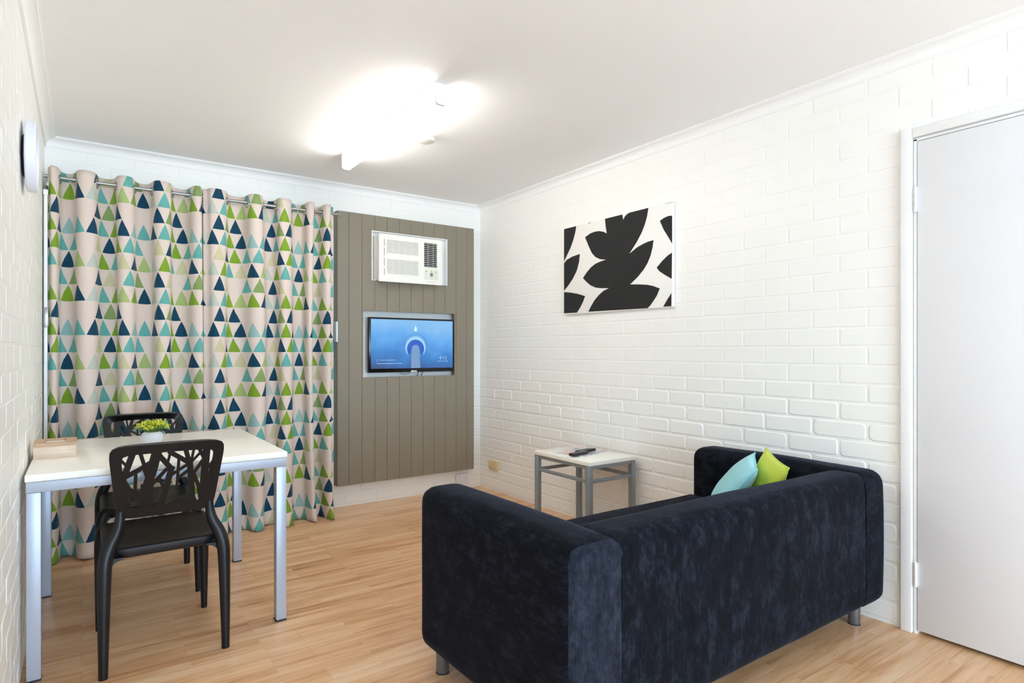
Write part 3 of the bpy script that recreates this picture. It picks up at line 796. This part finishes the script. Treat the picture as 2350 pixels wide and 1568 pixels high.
# ------------------------------------------------------------------ chairs
def inv_bil(px, py):
    TL, TR, BR, BLc = (250, 570), (1345, 484), (1245, 1055), (370, 1150)
    s, v = .5, .5
    for _ in range(12):
        x = (1 - v) * ((1 - s) * BLc[0] + s * BR[0]) + v * ((1 - s) * TL[0] + s * TR[0])
        y = (1 - v) * ((1 - s) * BLc[1] + s * BR[1]) + v * ((1 - s) * TL[1] + s * TR[1])
        xs = (1 - v) * (BR[0] - BLc[0]) + v * (TR[0] - TL[0]); ys = (1 - v) * (BR[1] - BLc[1]) + v * (TR[1] - TL[1])
        xv = -((1 - s) * BLc[0] + s * BR[0]) + ((1 - s) * TL[0] + s * TR[0]); yv = -((1 - s) * BLc[1] + s * BR[1]) + ((1 - s) * TL[1] + s * TR[1])
        det = xs * yv - xv * ys; ex, ey = px - x, py - y
        s += (ex * yv - xv * ey) / det; v += (xs * ey - ys * ex) / det
    return s * 2 - 1, v
bars = [((255,610),(340,690),24),((372,565),(305,790),52),((470,560),(525,690),32),((300,800),(450,725),46),((450,725),(610,625),40),((515,680),(570,820),38),
 ((275,800),(350,930),60),((345,900),(440,1030),50),((440,1000),(560,1120),46),((280,880),(400,1160),44),((430,770),(440,960),28),((355,915),(540,1005),34),
 ((645,540),(600,760),84),((600,760),(560,930),78),((565,900),(580,1140),100),((670,560),(835,715),46),((805,535),(780,650),22),((830,700),(790,880),52),((800,860),(735,1110),54),
 ((610,890),(775,715),32),((690,800),(775,950),30),((800,810),(880,750),26),((860,760),(1040,650),26),((910,615),(908,940),24),((800,530),(1050,650),44),((985,505),(1055,680),40),
 ((1085,495),(1055,660),22),((1050,650),(1180,520),22),((1045,640),(1070,830),52),((1065,810),(1095,1070),56),((920,810),(1040,720),28),((1055,810),(1225,590),34),((1155,495),(1225,600),34),
 ((1245,480),(1215,1040),66),((1225,740),(1345,620),32),((1100,770),(1165,900),36),((1165,900),(1195,1040),34),((800,1110),(1060,1000),26),((640,1080),(760,1110),30),((1330,620),(1260,900),24)]
ZB0, ZB1 = .548, .826            # backrest bottom and top
def bsurf(x, z, d):
    """backrest surface: x across, z height, d thickness toward the seat"""
    v = (z - ZB0) / (ZB1 - ZB0)
    yb = -.205 - .095 * v - .018 * (1 - (x / .19) ** 2) * (.3 + .7 * v)
    return Vector((x, yb + d, z))
def bwin(s, v):
    # inner window in x,z from (s,v); wider at the top
    hw = .127 + (.150 - .127) * v
    return s * hw, ZB0 + .036 + (ZB1 - .036 - ZB0 - .036) * v + .004 * (1 - s * s)
def make_chair(name, loc, rz, label):
    t = thing(name, loc, label, 'chair', rz, group='dining chairs at the white table')
    # seat: dished slab with rounded corners and rolled rim
    mb = MB(); n = 40
    def ring(hw, y0, y1, z, r, dish=0):
        out = []
        for cx_, cy_, a0 in ((hw - r, y1 - r, 0), (-hw + r, y1 - r, 90), (-hw + r, y0 + r, 180), (hw - r, y0 + r, 270)):
            for k in range(10):
                a = math.radians(a0 + k * 10); out.append(mb.bm.verts.new((cx_ + r * math.cos(a), cy_ + r * math.sin(a), z)))
        return out
    spec = [(.175, -.185, .205, .400, .06), (.190, -.203, .225, .407, .07), (.196, -.208, .230, .424, .07), (.195, -.207, .229, .438, .068), (.188, -.199, .222, .443, .062), (.172, -.182, .214, .440, .055), (.14, -.14, .17, .435, .05), (.06, -.06, .09, .432, .03)]
    rings = [ring(*s_) for s_ in spec]
    mb.bm.faces.new(rings[0][::-1]); mb.bm.faces.new(rings[-1])
    for i in range(len(rings) - 1):
        for k in range(n): mb.bm.faces.new((rings[i][k], rings[i][(k + 1) % n], rings[i + 1][(k + 1) % n], rings[i + 1][k]))
    # webs that swell from the rim into the legs
    for s_ in (-1, 1):
        for yy in (-.213, .197):
            R2 = .040; poly = [(s_ * .190, .412), (s_ * .190 - s_ * .055, .412)]
            poly += [(s_ * (.178 - R2) + s_ * R2 * math.sin(a_), .404 - R2 + R2 * math.cos(a_)) for a_ in [i * PI / 16 for i in range(9)]] + [(s_ * .190, .355)]
            mb.prism(poly, lambda a, b, d: Vector((a, d, b)), yy, yy + .016)
    mb.build('seat', M['black_plastic'], t, smooth=50)
    # backrest: frame ring with branch fretwork
    mb = MB(); th = .016
    out, inn = [], []
    K = 14
    def outer(s, v): # s,v in -1..1, 0..1
        hw = .158 + (.189 - .158) * v
        return s * hw, ZB0 + (ZB1 - ZB0) * v
    path = []
    for i in range(K): path.append((-1 + 2 * i / K, 0))
    for i in range(K): path.append((1, i / K))
    for i in range(K): path.append((1 - 2 * i / K, 1))
    for i in range(K): path.append((-1, 1 - i / K))
    def soft(x, z, s, v, hw, zc_, hz, p=9):
        # round the corners with a superellipse pull
        a = abs((x) / hw); b = abs((z - zc_) / hz); m = (a ** p + b ** p) ** (1 / p)
        return (x / m * max(a, b), zc_ + (z - zc_) / m * max(a, b))
    layers = []
    for s, v in path:
        xo, zo = outer(s, v); hw = .158 + .031 * v
        xo, zo = soft(xo, zo, s, v, hw, (ZB0 + ZB1) / 2, (ZB1 - ZB0) / 2)
        xi, zi = bwin(s, v)
        hw2 = .127 + .023 * v
        xi, zi = soft(xi, zi, s, v, hw2, (ZB0 + ZB1) / 2, (ZB1 - ZB0) / 2 - .036, 14)
        lip = .044 * (1 - s * s) if v > .98 else 0
        rim = [bsurf(xo, zo, 0), bsurf(xo, zo, th + lip), bsurf(xo * .985, zo - (.004 if v > .5 else -.002), th + .002 + lip), bsurf(xi, zi, th * .85), bsurf(xi, zi, 0)]
        layers.append([mb.bm.verts.new(p) for p in rim])
    N_ = len(layers)
    for i in range(N_):
        A, B = layers[i], layers[(i + 1) % N_]
        for k in range(5): mb.bm.faces.new((A[k], A[(k + 1) % 5], B[(k + 1) % 5], B[k]))
    for (p0, p1, w) in bars:
        s0, v0 = inv_bil(*p0); s1, v1 = inv_bil(*p1)
        clampv = lambda v: max(-.06, min(1.06, v)); clamps = lambda s: max(-1.06, min(1.06, s))
        a = Vector(bwin(clamps(s0), clampv(v0))); b = Vector(bwin(clamps(s1), clampv(v1)))
        d = (b - a); ln = d.length
        if ln < .004: continue
        d.normalize(); nrm = Vector((-d.y, d.x)); hw = w / 4.9 * 2.13 / 1393 * .64
        a2 = a - d * hw * .5; b2 = b + d * hw * .5
        steps = max(2, int(ln / .03) + 1); prev = None
        for k in range(steps + 1):
            p = a2.lerp(b2, k / steps)
            c = []
            for sgn, dep in ((-1, .0012), (1, .0012), (1, th * .8), (-1, th * .8)):
                q = p + nrm * sgn * hw * (1 if dep < .005 else .9)
                c.append(mb.bm.verts.new(bsurf(q.x, q.y, dep)))
            if prev:
                for m_ in range(4): mb.bm.faces.new((prev[m_], prev[(m_ + 1) % 4], c[(m_ + 1) % 4], c[m_]))
            else: mb.bm.faces.new(c)
            prev = c
        mb.bm.faces.new(prev[::-1])
    mb.build('backrest', M['black_plastic'], t, smooth=40)
    def spline(P, n=6):
        P = [Vector(p) for p in P]; o = []
        for i in range(len(P) - 1):
            p0 = P[max(i - 1, 0)]; p1 = P[i]; p2 = P[i + 1]; p3 = P[min(i + 2, len(P) - 1)]
            for k in range(n):
                u = k / n; o.append(.5 * ((2 * p1) + (-p0 + p2) * u + (2 * p0 - 5 * p1 + 4 * p2 - p3) * u * u + (-p0 + 3 * p1 - 3 * p2 + p3) * u ** 3))
        o.append(P[-1]); return o
    for s_ in (-1, 1):
        pts = spline([(s_ * .148, -.206, .61), (s_ * .147, -.204, .555), (s_ * .156, -.206, .505), (s_ * .179, -.212, .455), (s_ * .193, -.220, .40), (s_ * .196, -.226, .32), (s_ * .198, -.232, .16), (s_ * .199, -.236, 0)])
        rad = []
        for p in pts: rad.append(.0125 + .011 * max(0, min(1, (.60 - p.z) / .16)) if p.z > .40 else .0145 + .009 * (p.z / .40))
        mb = MB(); mb.tube(pts, rad, 18); mb.build('leg', M['black_plastic'], t, smooth=60)
        pts = spline([(s_ * .165, .195, .428), (s_ * .185, .207, .415), (s_ * .193, .216, .37), (s_ * .195, .222, .25), (s_ * .197, .228, 0)])
        rad = [.0125 + .010 * min(1, p.z / .40) for p in pts]
        mb = MB(); mb.tube(pts, rad, 18); mb.build('leg', M['black_plastic'], t, smooth=60)
    return t
make_chair('dining_chair', (.259, 2.822, 0), math.radians(.6), 'black plastic chair with branch cut-out back, nearest the camera')
make_chair('dining_chair', (.268, 3.505, 0), math.radians(180 - 1), 'black plastic chair on the curtain side of the table, facing the camera')

# ------------------------------------------------------------------ things on the dining table
t = thing('potted_plant', (.268, 3.270, TH), 'small ribbed grey pot of yellow-green blossom on the dining table', 'plant')
mb = MB()
prof = [(0, .003), (.036, .003), (.040, .0), (.045, .004), (.054, .024), (.056, .042), (.051, .060), (.041, .070), (.036, .072), (.033, .070), (.036, .062), (.030, .058), (0, .058)]
mb.lathe(prof, 96)
for v in mb.bm.verts:
    r = math.hypot(v.co.x, v.co.y)
    if r > .04 and .01 < v.co.z < .066:
        a = math.atan2(v.co.y, v.co.x); k = 1 + .018 * math.sin(a * 18 + v.co.z * 220) ; v.co.x *= k; v.co.y *= k
for v in mb.bm.verts: v.co *= .82
mb.build('pot', M['pot'], t, smooth=60)
rr = random.Random(5); st = MB(); fl = MB(); lf = MB()
tips = []
for i in range(70):
    a = rr.uniform(0, 2 * PI); r = .078 * math.sqrt(rr.random()); h = .075 + .062 * math.sqrt(max(0, 1 - (r / .085) ** 2)) * rr.uniform(.75, 1.05)
    b = Vector((.022 * math.cos(a) * r / .08, .022 * math.sin(a) * r / .08, .058)); e = Vector((r * math.cos(a), r * math.sin(a), h))
    m_ = b.lerp(e, .55) + Vector((0, 0, .012)); st.tube([b, m_, e], .0009, 5); tips.append((e, m_))
for e, m_ in tips:
    for k in range(9):
        c = e + Vector((rr.gauss(0, .0065), rr.gauss(0, .0065), rr.gauss(0, .0045))); s_ = rr.uniform(.0026, .0045)
        n_ = Vector((rr.gauss(0, 1), rr.gauss(0, 1), rr.gauss(.8, .6))).normalized(); u_ = n_.orthogonal().normalized(); w_ = n_.cross(u_)
        cv = fl.bm.verts.new(c + n_ * s_ * .5); bv = fl.bm.verts.new(c - n_ * s_ * .35)
        rg = [fl.bm.verts.new(c + (u_ * math.cos(2 * PI * j / 6) + w_ * math.sin(2 * PI * j / 6)) * s_ * (1.15 if j % 2 else .75)) for j in range(6)]
        for j in range(6): fl.bm.faces.new((cv, rg[j], rg[(j + 1) % 6])); fl.bm.faces.new((bv, rg[(j + 1) % 6], rg[j]))
    for k in range(5):
        c = m_ + Vector((rr.gauss(0, .008), rr.gauss(0, .008), rr.gauss(0, .008))); d = Vector((rr.gauss(0, 1), rr.gauss(0, 1), rr.gauss(.5, .5))).normalized(); w_ = d.orthogonal().normalized() * .0028
        v4 = [lf.bm.verts.new(p) for p in (c, c + d * .006 + w_, c + d * .014, c + d * .006 - w_)]; lf.bm.faces.new(v4)
[setattr(v, 'co', v.co * .82) for b_ in (st, fl, lf) for v in b_.bm.verts]
st.build('stems', M['stem'], t); fl.build('blossom', M['flower'], t, smooth=0); lf.build('foliage', M['leaf_green'], t, smooth=0)

t = thing('wooden_box', (-.087, 3.150, TH), 'pale wooden box with slotted lid on the table against the wall', 'box', rz=0)
mb = MB(); mb.box((-.070, -.085, 0), (.070, .085, .049), bev=.0015); mb.build('box_body', M['box_pale'], t)
mb = MB()
for (x0, z0, x1, z1) in sub_rect([(-.071, -.086, .071, .086)], (-.036, -.055, .036, .055)): mb.box((x0, z0, .0493), (x1, z1, .062))
mb.build('lid', M['box_lid'], t, smooth=0, label='darker wooden lid with a slot')
mb = MB(); mb.box((-.034, -.053, .0495), (.034, .053, .054)); mb.build('insert', M['paper'], t, smooth=0)

# ------------------------------------------------------------------ side table
SN, SLn, SRt = Vector((2.262, 2.462, 0)), Vector((2.345, 3.055, 0)), Vector((2.725, 2.400, 0))
rz = math.radians(-8.0)
TWX, TWY, SH = .455, .615, .520
e1 = Vector((math.cos(math.radians(8)), math.sin(math.radians(8)), 0)); e2 = Vector((-math.sin(math.radians(8)) * -1, math.cos(math.radians(8)), 0))
t = thing('side_table', (2.570, 2.845, 0), 'small white topped side table with grey metal frame beside the sofa', 'table', rz=0)
def sk(x, y, z): # slightly rotated local frame
    a = math.radians(SROT); return Vector((x * math.cos(a) - y * math.sin(a), x * math.sin(a) + y * math.cos(a), z))
SROT = 0
t.rotation_euler = (0, 0, math.radians(SROT))
hx, hy = .195, .261
mb = MB(); mb.box((-hx, -hy, SH - .024), (hx, hy, SH), bev=.003); mb.build('tabletop', M['table_white'], t)
LT = .034
for sx in (-1, 1):
    for sy in (-1, 1):
        x = sx * (hx - LT / 2 - .002); y = sy * (hy - LT / 2 - .002)
        mb = MB(); mb.box((x - LT / 2, y - LT / 2, .006), (x + LT / 2, y + LT / 2, SH - .0245), bev=.006, seg=3); lg = mb.build('leg', M['grey_steel'], t)
        mb = MB(); mb.box((x - LT / 2 - .0005, y - LT / 2 - .0005, 0), (x + LT / 2 + .0005, y + LT / 2 + .0005, .0058), bev=.001); mb.build('foot_cap', M['foot'], lg)
ix, iy = hx - LT - .0025, hy - LT - .0025
for z0, z1, w_ in ((SH - .045, SH - .0248, .020), (SH - .128, SH - .108, .020)):
    for sy in (-1, 1):
        y = sy * (hy - LT / 2 - .002); mb = MB(); mb.box((-ix, y - w_ / 2, z0), (ix, y + w_ / 2, z1), bev=.002); mb.build('rail', M['grey_steel'], t)
    for sx in (-1, 1):
        x = sx * (hx - LT / 2 - .002)
        mb = MB(); mb.box((x - w_ / 2, -iy, z0), (x + w_ / 2, iy, z1), bev=.002); mb.build('rail', M['grey_steel'], t)

t = thing('magazine', (2.595, 2.885, SH), 'pastel covered magazine lying on the side table under the remotes', 'magazine', rz=math.radians(-72))
mb = MB(); mb.box((-.105, -.14, .0008), (.105, .14, .0048)); mb.build('pages', M['paper'], t, smooth=0)
mb = MB(); mb.box((-.107, -.142, .005), (.107, .142, .0058)); mb.box((-.107, -.142, .0), (.107, .142, .0007)); mb.build('cover', M['magazine'], t, smooth=0)
def remote(loc, rz, ln, w, label):
    t = thing('remote_control', loc, label, 'remote', rz=rz, group='remote controls on the magazine')
    mb = MB(); mb.box((-w / 2, -ln / 2, 0), (w / 2, ln / 2, .017), bev=.006, seg=3); b = mb.build('case', M['tv_black'], t)
    for i in range(6):
        for k in (-1, 0, 1):
            mb = MB(); mb.lathe([(0, .0168), (.0035, .0168), (.0035, .0182), (0, .0184)], 10, 'Z', (k * .011, -ln / 2 + .03 + i * .018, 0)); mb.build('button', M['btn'], b)
remote((2.478, 2.790, SH + .0060), math.radians(-78), .150, .042, 'black remote control on the magazine, nearer the camera')
remote((2.585, 2.845, SH + .0060), math.radians(-80), .165, .042, 'black remote control on the magazine, nearer the sofa')

# ------------------------------------------------------------------ sofa
SX0, SX1, SY0, SY1, SZ0, SZ1 = 1.010, 2.752, 1.165, 2.030, .112, .662
AW = .185
t = thing('sofa', ((SX0 + SX1) / 2, (SY0 + SY1) / 2, 0), 'navy-black velvet two-seat sofa with its back to the camera', 'sofa')
L = t.location
def soft_box(lo, hi, bev, seg=5, puff=.006, sub=True, seed=1, tight=None):
    """tight: (sx, sy) picks the upright edge left nearly square"""
    b = bmesh.new(); bmesh.ops.create_cube(b, size=1.0)
    sz = [hi[i] - lo[i] for i in range(3)]; c = [(hi[i] + lo[i]) / 2 for i in range(3)]
    for v in b.verts: v.co = Vector((v.co.x * sz[0] + c[0], v.co.y * sz[1] + c[1], v.co.z * sz[2] + c[2]))
    if tight:
        te = [e for e in b.edges if abs(e.verts[0].co.z - e.verts[1].co.z) > .01 and all((v.co.x - c[0]) * tight[0] > 0 and (v.co.y - c[1]) * tight[1] > 0 for v in e.verts)]
        bmesh.ops.bevel(b, geom=[e for e in b.edges if e not in te], offset=bev, segments=seg, profile=.55, affect='EDGES')
    else: bmesh.ops.bevel(b, geom=list(b.edges), offset=bev, segments=seg, profile=.55, affect='EDGES')
    # cut into a grid so the faces can bulge
    for ax in range(3):
        n = max(2, int(sz[ax] / .07))
        for i in range(1, n):
            p = [0, 0, 0]; p[ax] = lo[ax] + sz[ax] * i / n; nn = [0, 0, 0]; nn[ax] = 1
            bmesh.ops.bisect_plane(b, geom=list(b.verts) + list(b.edges) + list(b.faces), plane_co=p, plane_no=nn)
    for v in b.verts:
        d = [(v.co[i] - c[i]) / (sz[i] / 2) for i in range(3)]
        for i in range(3):
            o_ = [j for j in range(3) if j != i]
            if abs(d[i]) > .98: v.co[i] += math.copysign(puff * (1 - d[o_[0]] ** 2) * (1 - d[o_[1]] ** 2), d[i])
        nz = noise.noise(v.co * 5 + Vector((seed, 0, 0))) * .003
        v.co += Vector((nz, nz, nz * .6))
    return b
def lo3(x, y, z): return (x - L.x, y - L.y, z)
def sofa_part(name, lo, hi, bev, mat, puff=.006, seed=1, seg=5, tight=None):
    mb = MB(); mb.merge(soft_box(lo3(*lo), lo3(*hi), bev, seg, puff, seed=seed, tight=tight)); o = mb.build(name, mat, t, smooth=60)
    if name == 'arm' and lo[0] < 1.5:                      # rear faces of the left arm get a paler copy of the velvet
        o.data.materials.append(M['sofa_pale'])
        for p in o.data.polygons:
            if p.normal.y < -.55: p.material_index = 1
    return o
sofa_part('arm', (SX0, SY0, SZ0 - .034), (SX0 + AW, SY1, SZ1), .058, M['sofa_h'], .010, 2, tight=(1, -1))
sofa_part('arm', (SX1 - AW, SY0, SZ0), (SX1, SY1, SZ1), .058, M['sofa_h'], .010, 3, tight=(-1, -1))
sofa_part('backrest', (SX0 + AW - .06, SY0 + .003, SZ0), (SX1 - AW + .06, SY0 + .185, SZ1 - .003), .058, M['sofa'], .006, 4)
sofa_part('base', (SX0 + AW - .01, SY0 + .16, SZ0 + .005), (SX1 - AW + .01, SY1 - .02, .30), .015, M['sofa'], .0, 5, 3)
sofa_part('seat_cushion', (SX0 + AW + .002, SY0 + .182, .285), (SX1 - AW - .002, SY1 - .004, .428), .03, M['sofa'], .010, 6)
for x in (SX0 + .055, SX1 - .07):
    for y in (SY0 + .100, SY1 - .095):
        mb = MB(); mb.lathe([(0, .004), (.023, .004), (.024, .007), (.024, SZ0 + .012), (0, SZ0 + .012)], 32, 'Z', (x - L.x, y - L.y, 0)); lg = mb.build('leg', M['chrome'], t, label='short round metal leg')
        mb = MB(); mb.lathe([(0, 0), (.0245, 0), (.0245, .0038), (0, .0038)], 32, 'Z', (x - L.x, y - L.y, 0)); mb.build('foot_cap', M['foot'], lg)
# seams where arm and back covers meet
for x in (SX0 + AW - .004, SX1 - AW + .004):
    mb = MB(); mb.tube([lo3(x, SY0 - .0005, SZ0 + .05), lo3(x, SY0 - .001, .4), lo3(x, SY0 + .0, SZ1 - .055)], .0022, 6)
    mb.build('seam', M['sofa'], t)

# ------------------------------------------------------------------ cushions
def cushion(name, T, E1, E2, th, mat, seam, label, squash=1.0):
    """T = top corner, E1 / E2 = edge vectors"""
    T = Vector(T); E1 = Vector(E1); E2 = Vector(E2); nrm = E1.cross(E2).normalized()
    ctr = T + (E1 + E2) / 2
    base = Vector((ctr.x, ctr.y, min((T + E1 + E2).z, (T + E1).z)))
    t = thing(name, base, label, 'cushion', group='cushions on the sofa'); n = 22
    mb = MB(); top, bot = [], []
    def P(i, j, s):
        u = -1 + 2 * i / n; v = -1 + 2 * j / n
        # corners stay out, sides pull in
        pu = u * (1 - .075 * (1 - v * v) * abs(u) ** 3 ); pv = v * (1 - .075 * (1 - u * u) * abs(v) ** 3)
        hgt = th * (max(0, 1 - abs(u) ** 2.4) * max(0, 1 - abs(v) ** 2.4)) ** .55
        wr = .004 * noise.noise(Vector((u * 3, v * 3, th * 50 + s))) * (1 - u * u) * (1 - v * v)
        return ctr + E1 * (pu / 2) + E2 * (pv / 2) + nrm * (s * hgt + wr) - base
    for i in range(n + 1):
        top.append([mb.bm.verts.new(P(i, j, 1)) for j in range(n + 1)]); bot.append([None] * (n + 1))
        for j in range(n + 1): bot[i][j] = top[i][j] if i in (0, n) or j in (0, n) else mb.bm.verts.new(P(i, j, -1))
    for i in range(n):
        for j in range(n):
            mb.bm.faces.new((top[i][j], top[i + 1][j], top[i + 1][j + 1], top[i][j + 1]))
            mb.bm.faces.new((bot[i][j], bot[i][j + 1], bot[i + 1][j + 1], bot[i + 1][j]))
    mb.build('cover', mat, t, smooth=80)
    mb = MB(); loop = [P(i, 0, 0) for i in range(n)] + [P(n, j, 0) for j in range(n)] + [P(i, n, 0) for i in range(n, 0, -1)] + [P(0, j, 0) for j in range(n, -1, -1)]
    mb.tube(loop, .0022, 6, caps=False); mb.build('piping', seam, t, smooth=60)
    return t
cushion('cushion', (2.500, 1.612, .700), (-.135, .135, -.225), (-.215, -.150, -.03), .050, M['teal_cushion'], M['teal_seam'], 'pale aqua cushion leaning against the lime one on the sofa')
cushion('cushion', (2.525, 1.572, .724), (-.055, .075, -.240), (-.150, -.195, -.045), .042, M['lime_cushion'], M['lime_seam'], 'lime green cushion propped in the sofa corner behind the aqua one')

# ------------------------------------------------------------------ lights
def area(name, loc, rot, sx, sy, power, col):
    d = bpy.data.lights.new(name, 'AREA'); d.shape = 'RECTANGLE'; d.size = sx; d.size_y = sy; d.energy = power; d.color = col
    o = bpy.data.objects.new(name, d); COL.objects.link(o); o.location = loc; o.rotation_euler = rot; return o
area('daylight_window_behind', (1.0, YF + .03, 1.20), (math.radians(90 - 4), 0, 0), 1.9, 1.75, 106, (.555, .785, 1.0))
area('ceiling_fill_behind', (1.0, YF + .06, 1.0), (math.radians(90 + 12), 0, 0), 1.9, 1.2, 86, (.555, .785, 1.0))  # added unseen fill, tilted up to brighten the ceiling
w = bpy.data.worlds.new('sky'); scene.world = w; w.use_nodes = True
nt = w.node_tree; bg = nt.nodes['Background']
sky = nt.nodes.new('ShaderNodeTexSky'); sky.sky_type = 'HOSEK_WILKIE'; sky.turbidity = 3; sky.sun_direction = (.3, -.6, .74)
nt.links.new(sky.outputs[0], bg.inputs[0]); bg.inputs[1].default_value = 1.0

# ------------------------------------------------------------------ camera
cam = bpy.data.cameras.new('camera'); co = bpy.data.objects.new('camera', cam); COL.objects.link(co)
cam.sensor_width = 36; cam.sensor_fit = 'HORIZONTAL'; cam.lens = 36 * 1393 / 2350
cam.shift_y = 22 / 2350
co.location = (0, 0, 1.16); yaw = math.atan2(1175 - 187, 1393)
co.rotation_euler = (PI / 2, 0, -yaw)
cam.clip_start = .02
scene.camera = co
vs = scene.view_settings
vs.view_transform = 'Standard'; vs.look = 'None'; vs.gamma = 1; vs.use_curve_mapping = False
vs.exposure = 0.27
scene.cycles.max_bounces = 16; scene.cycles.diffuse_bounces = 12
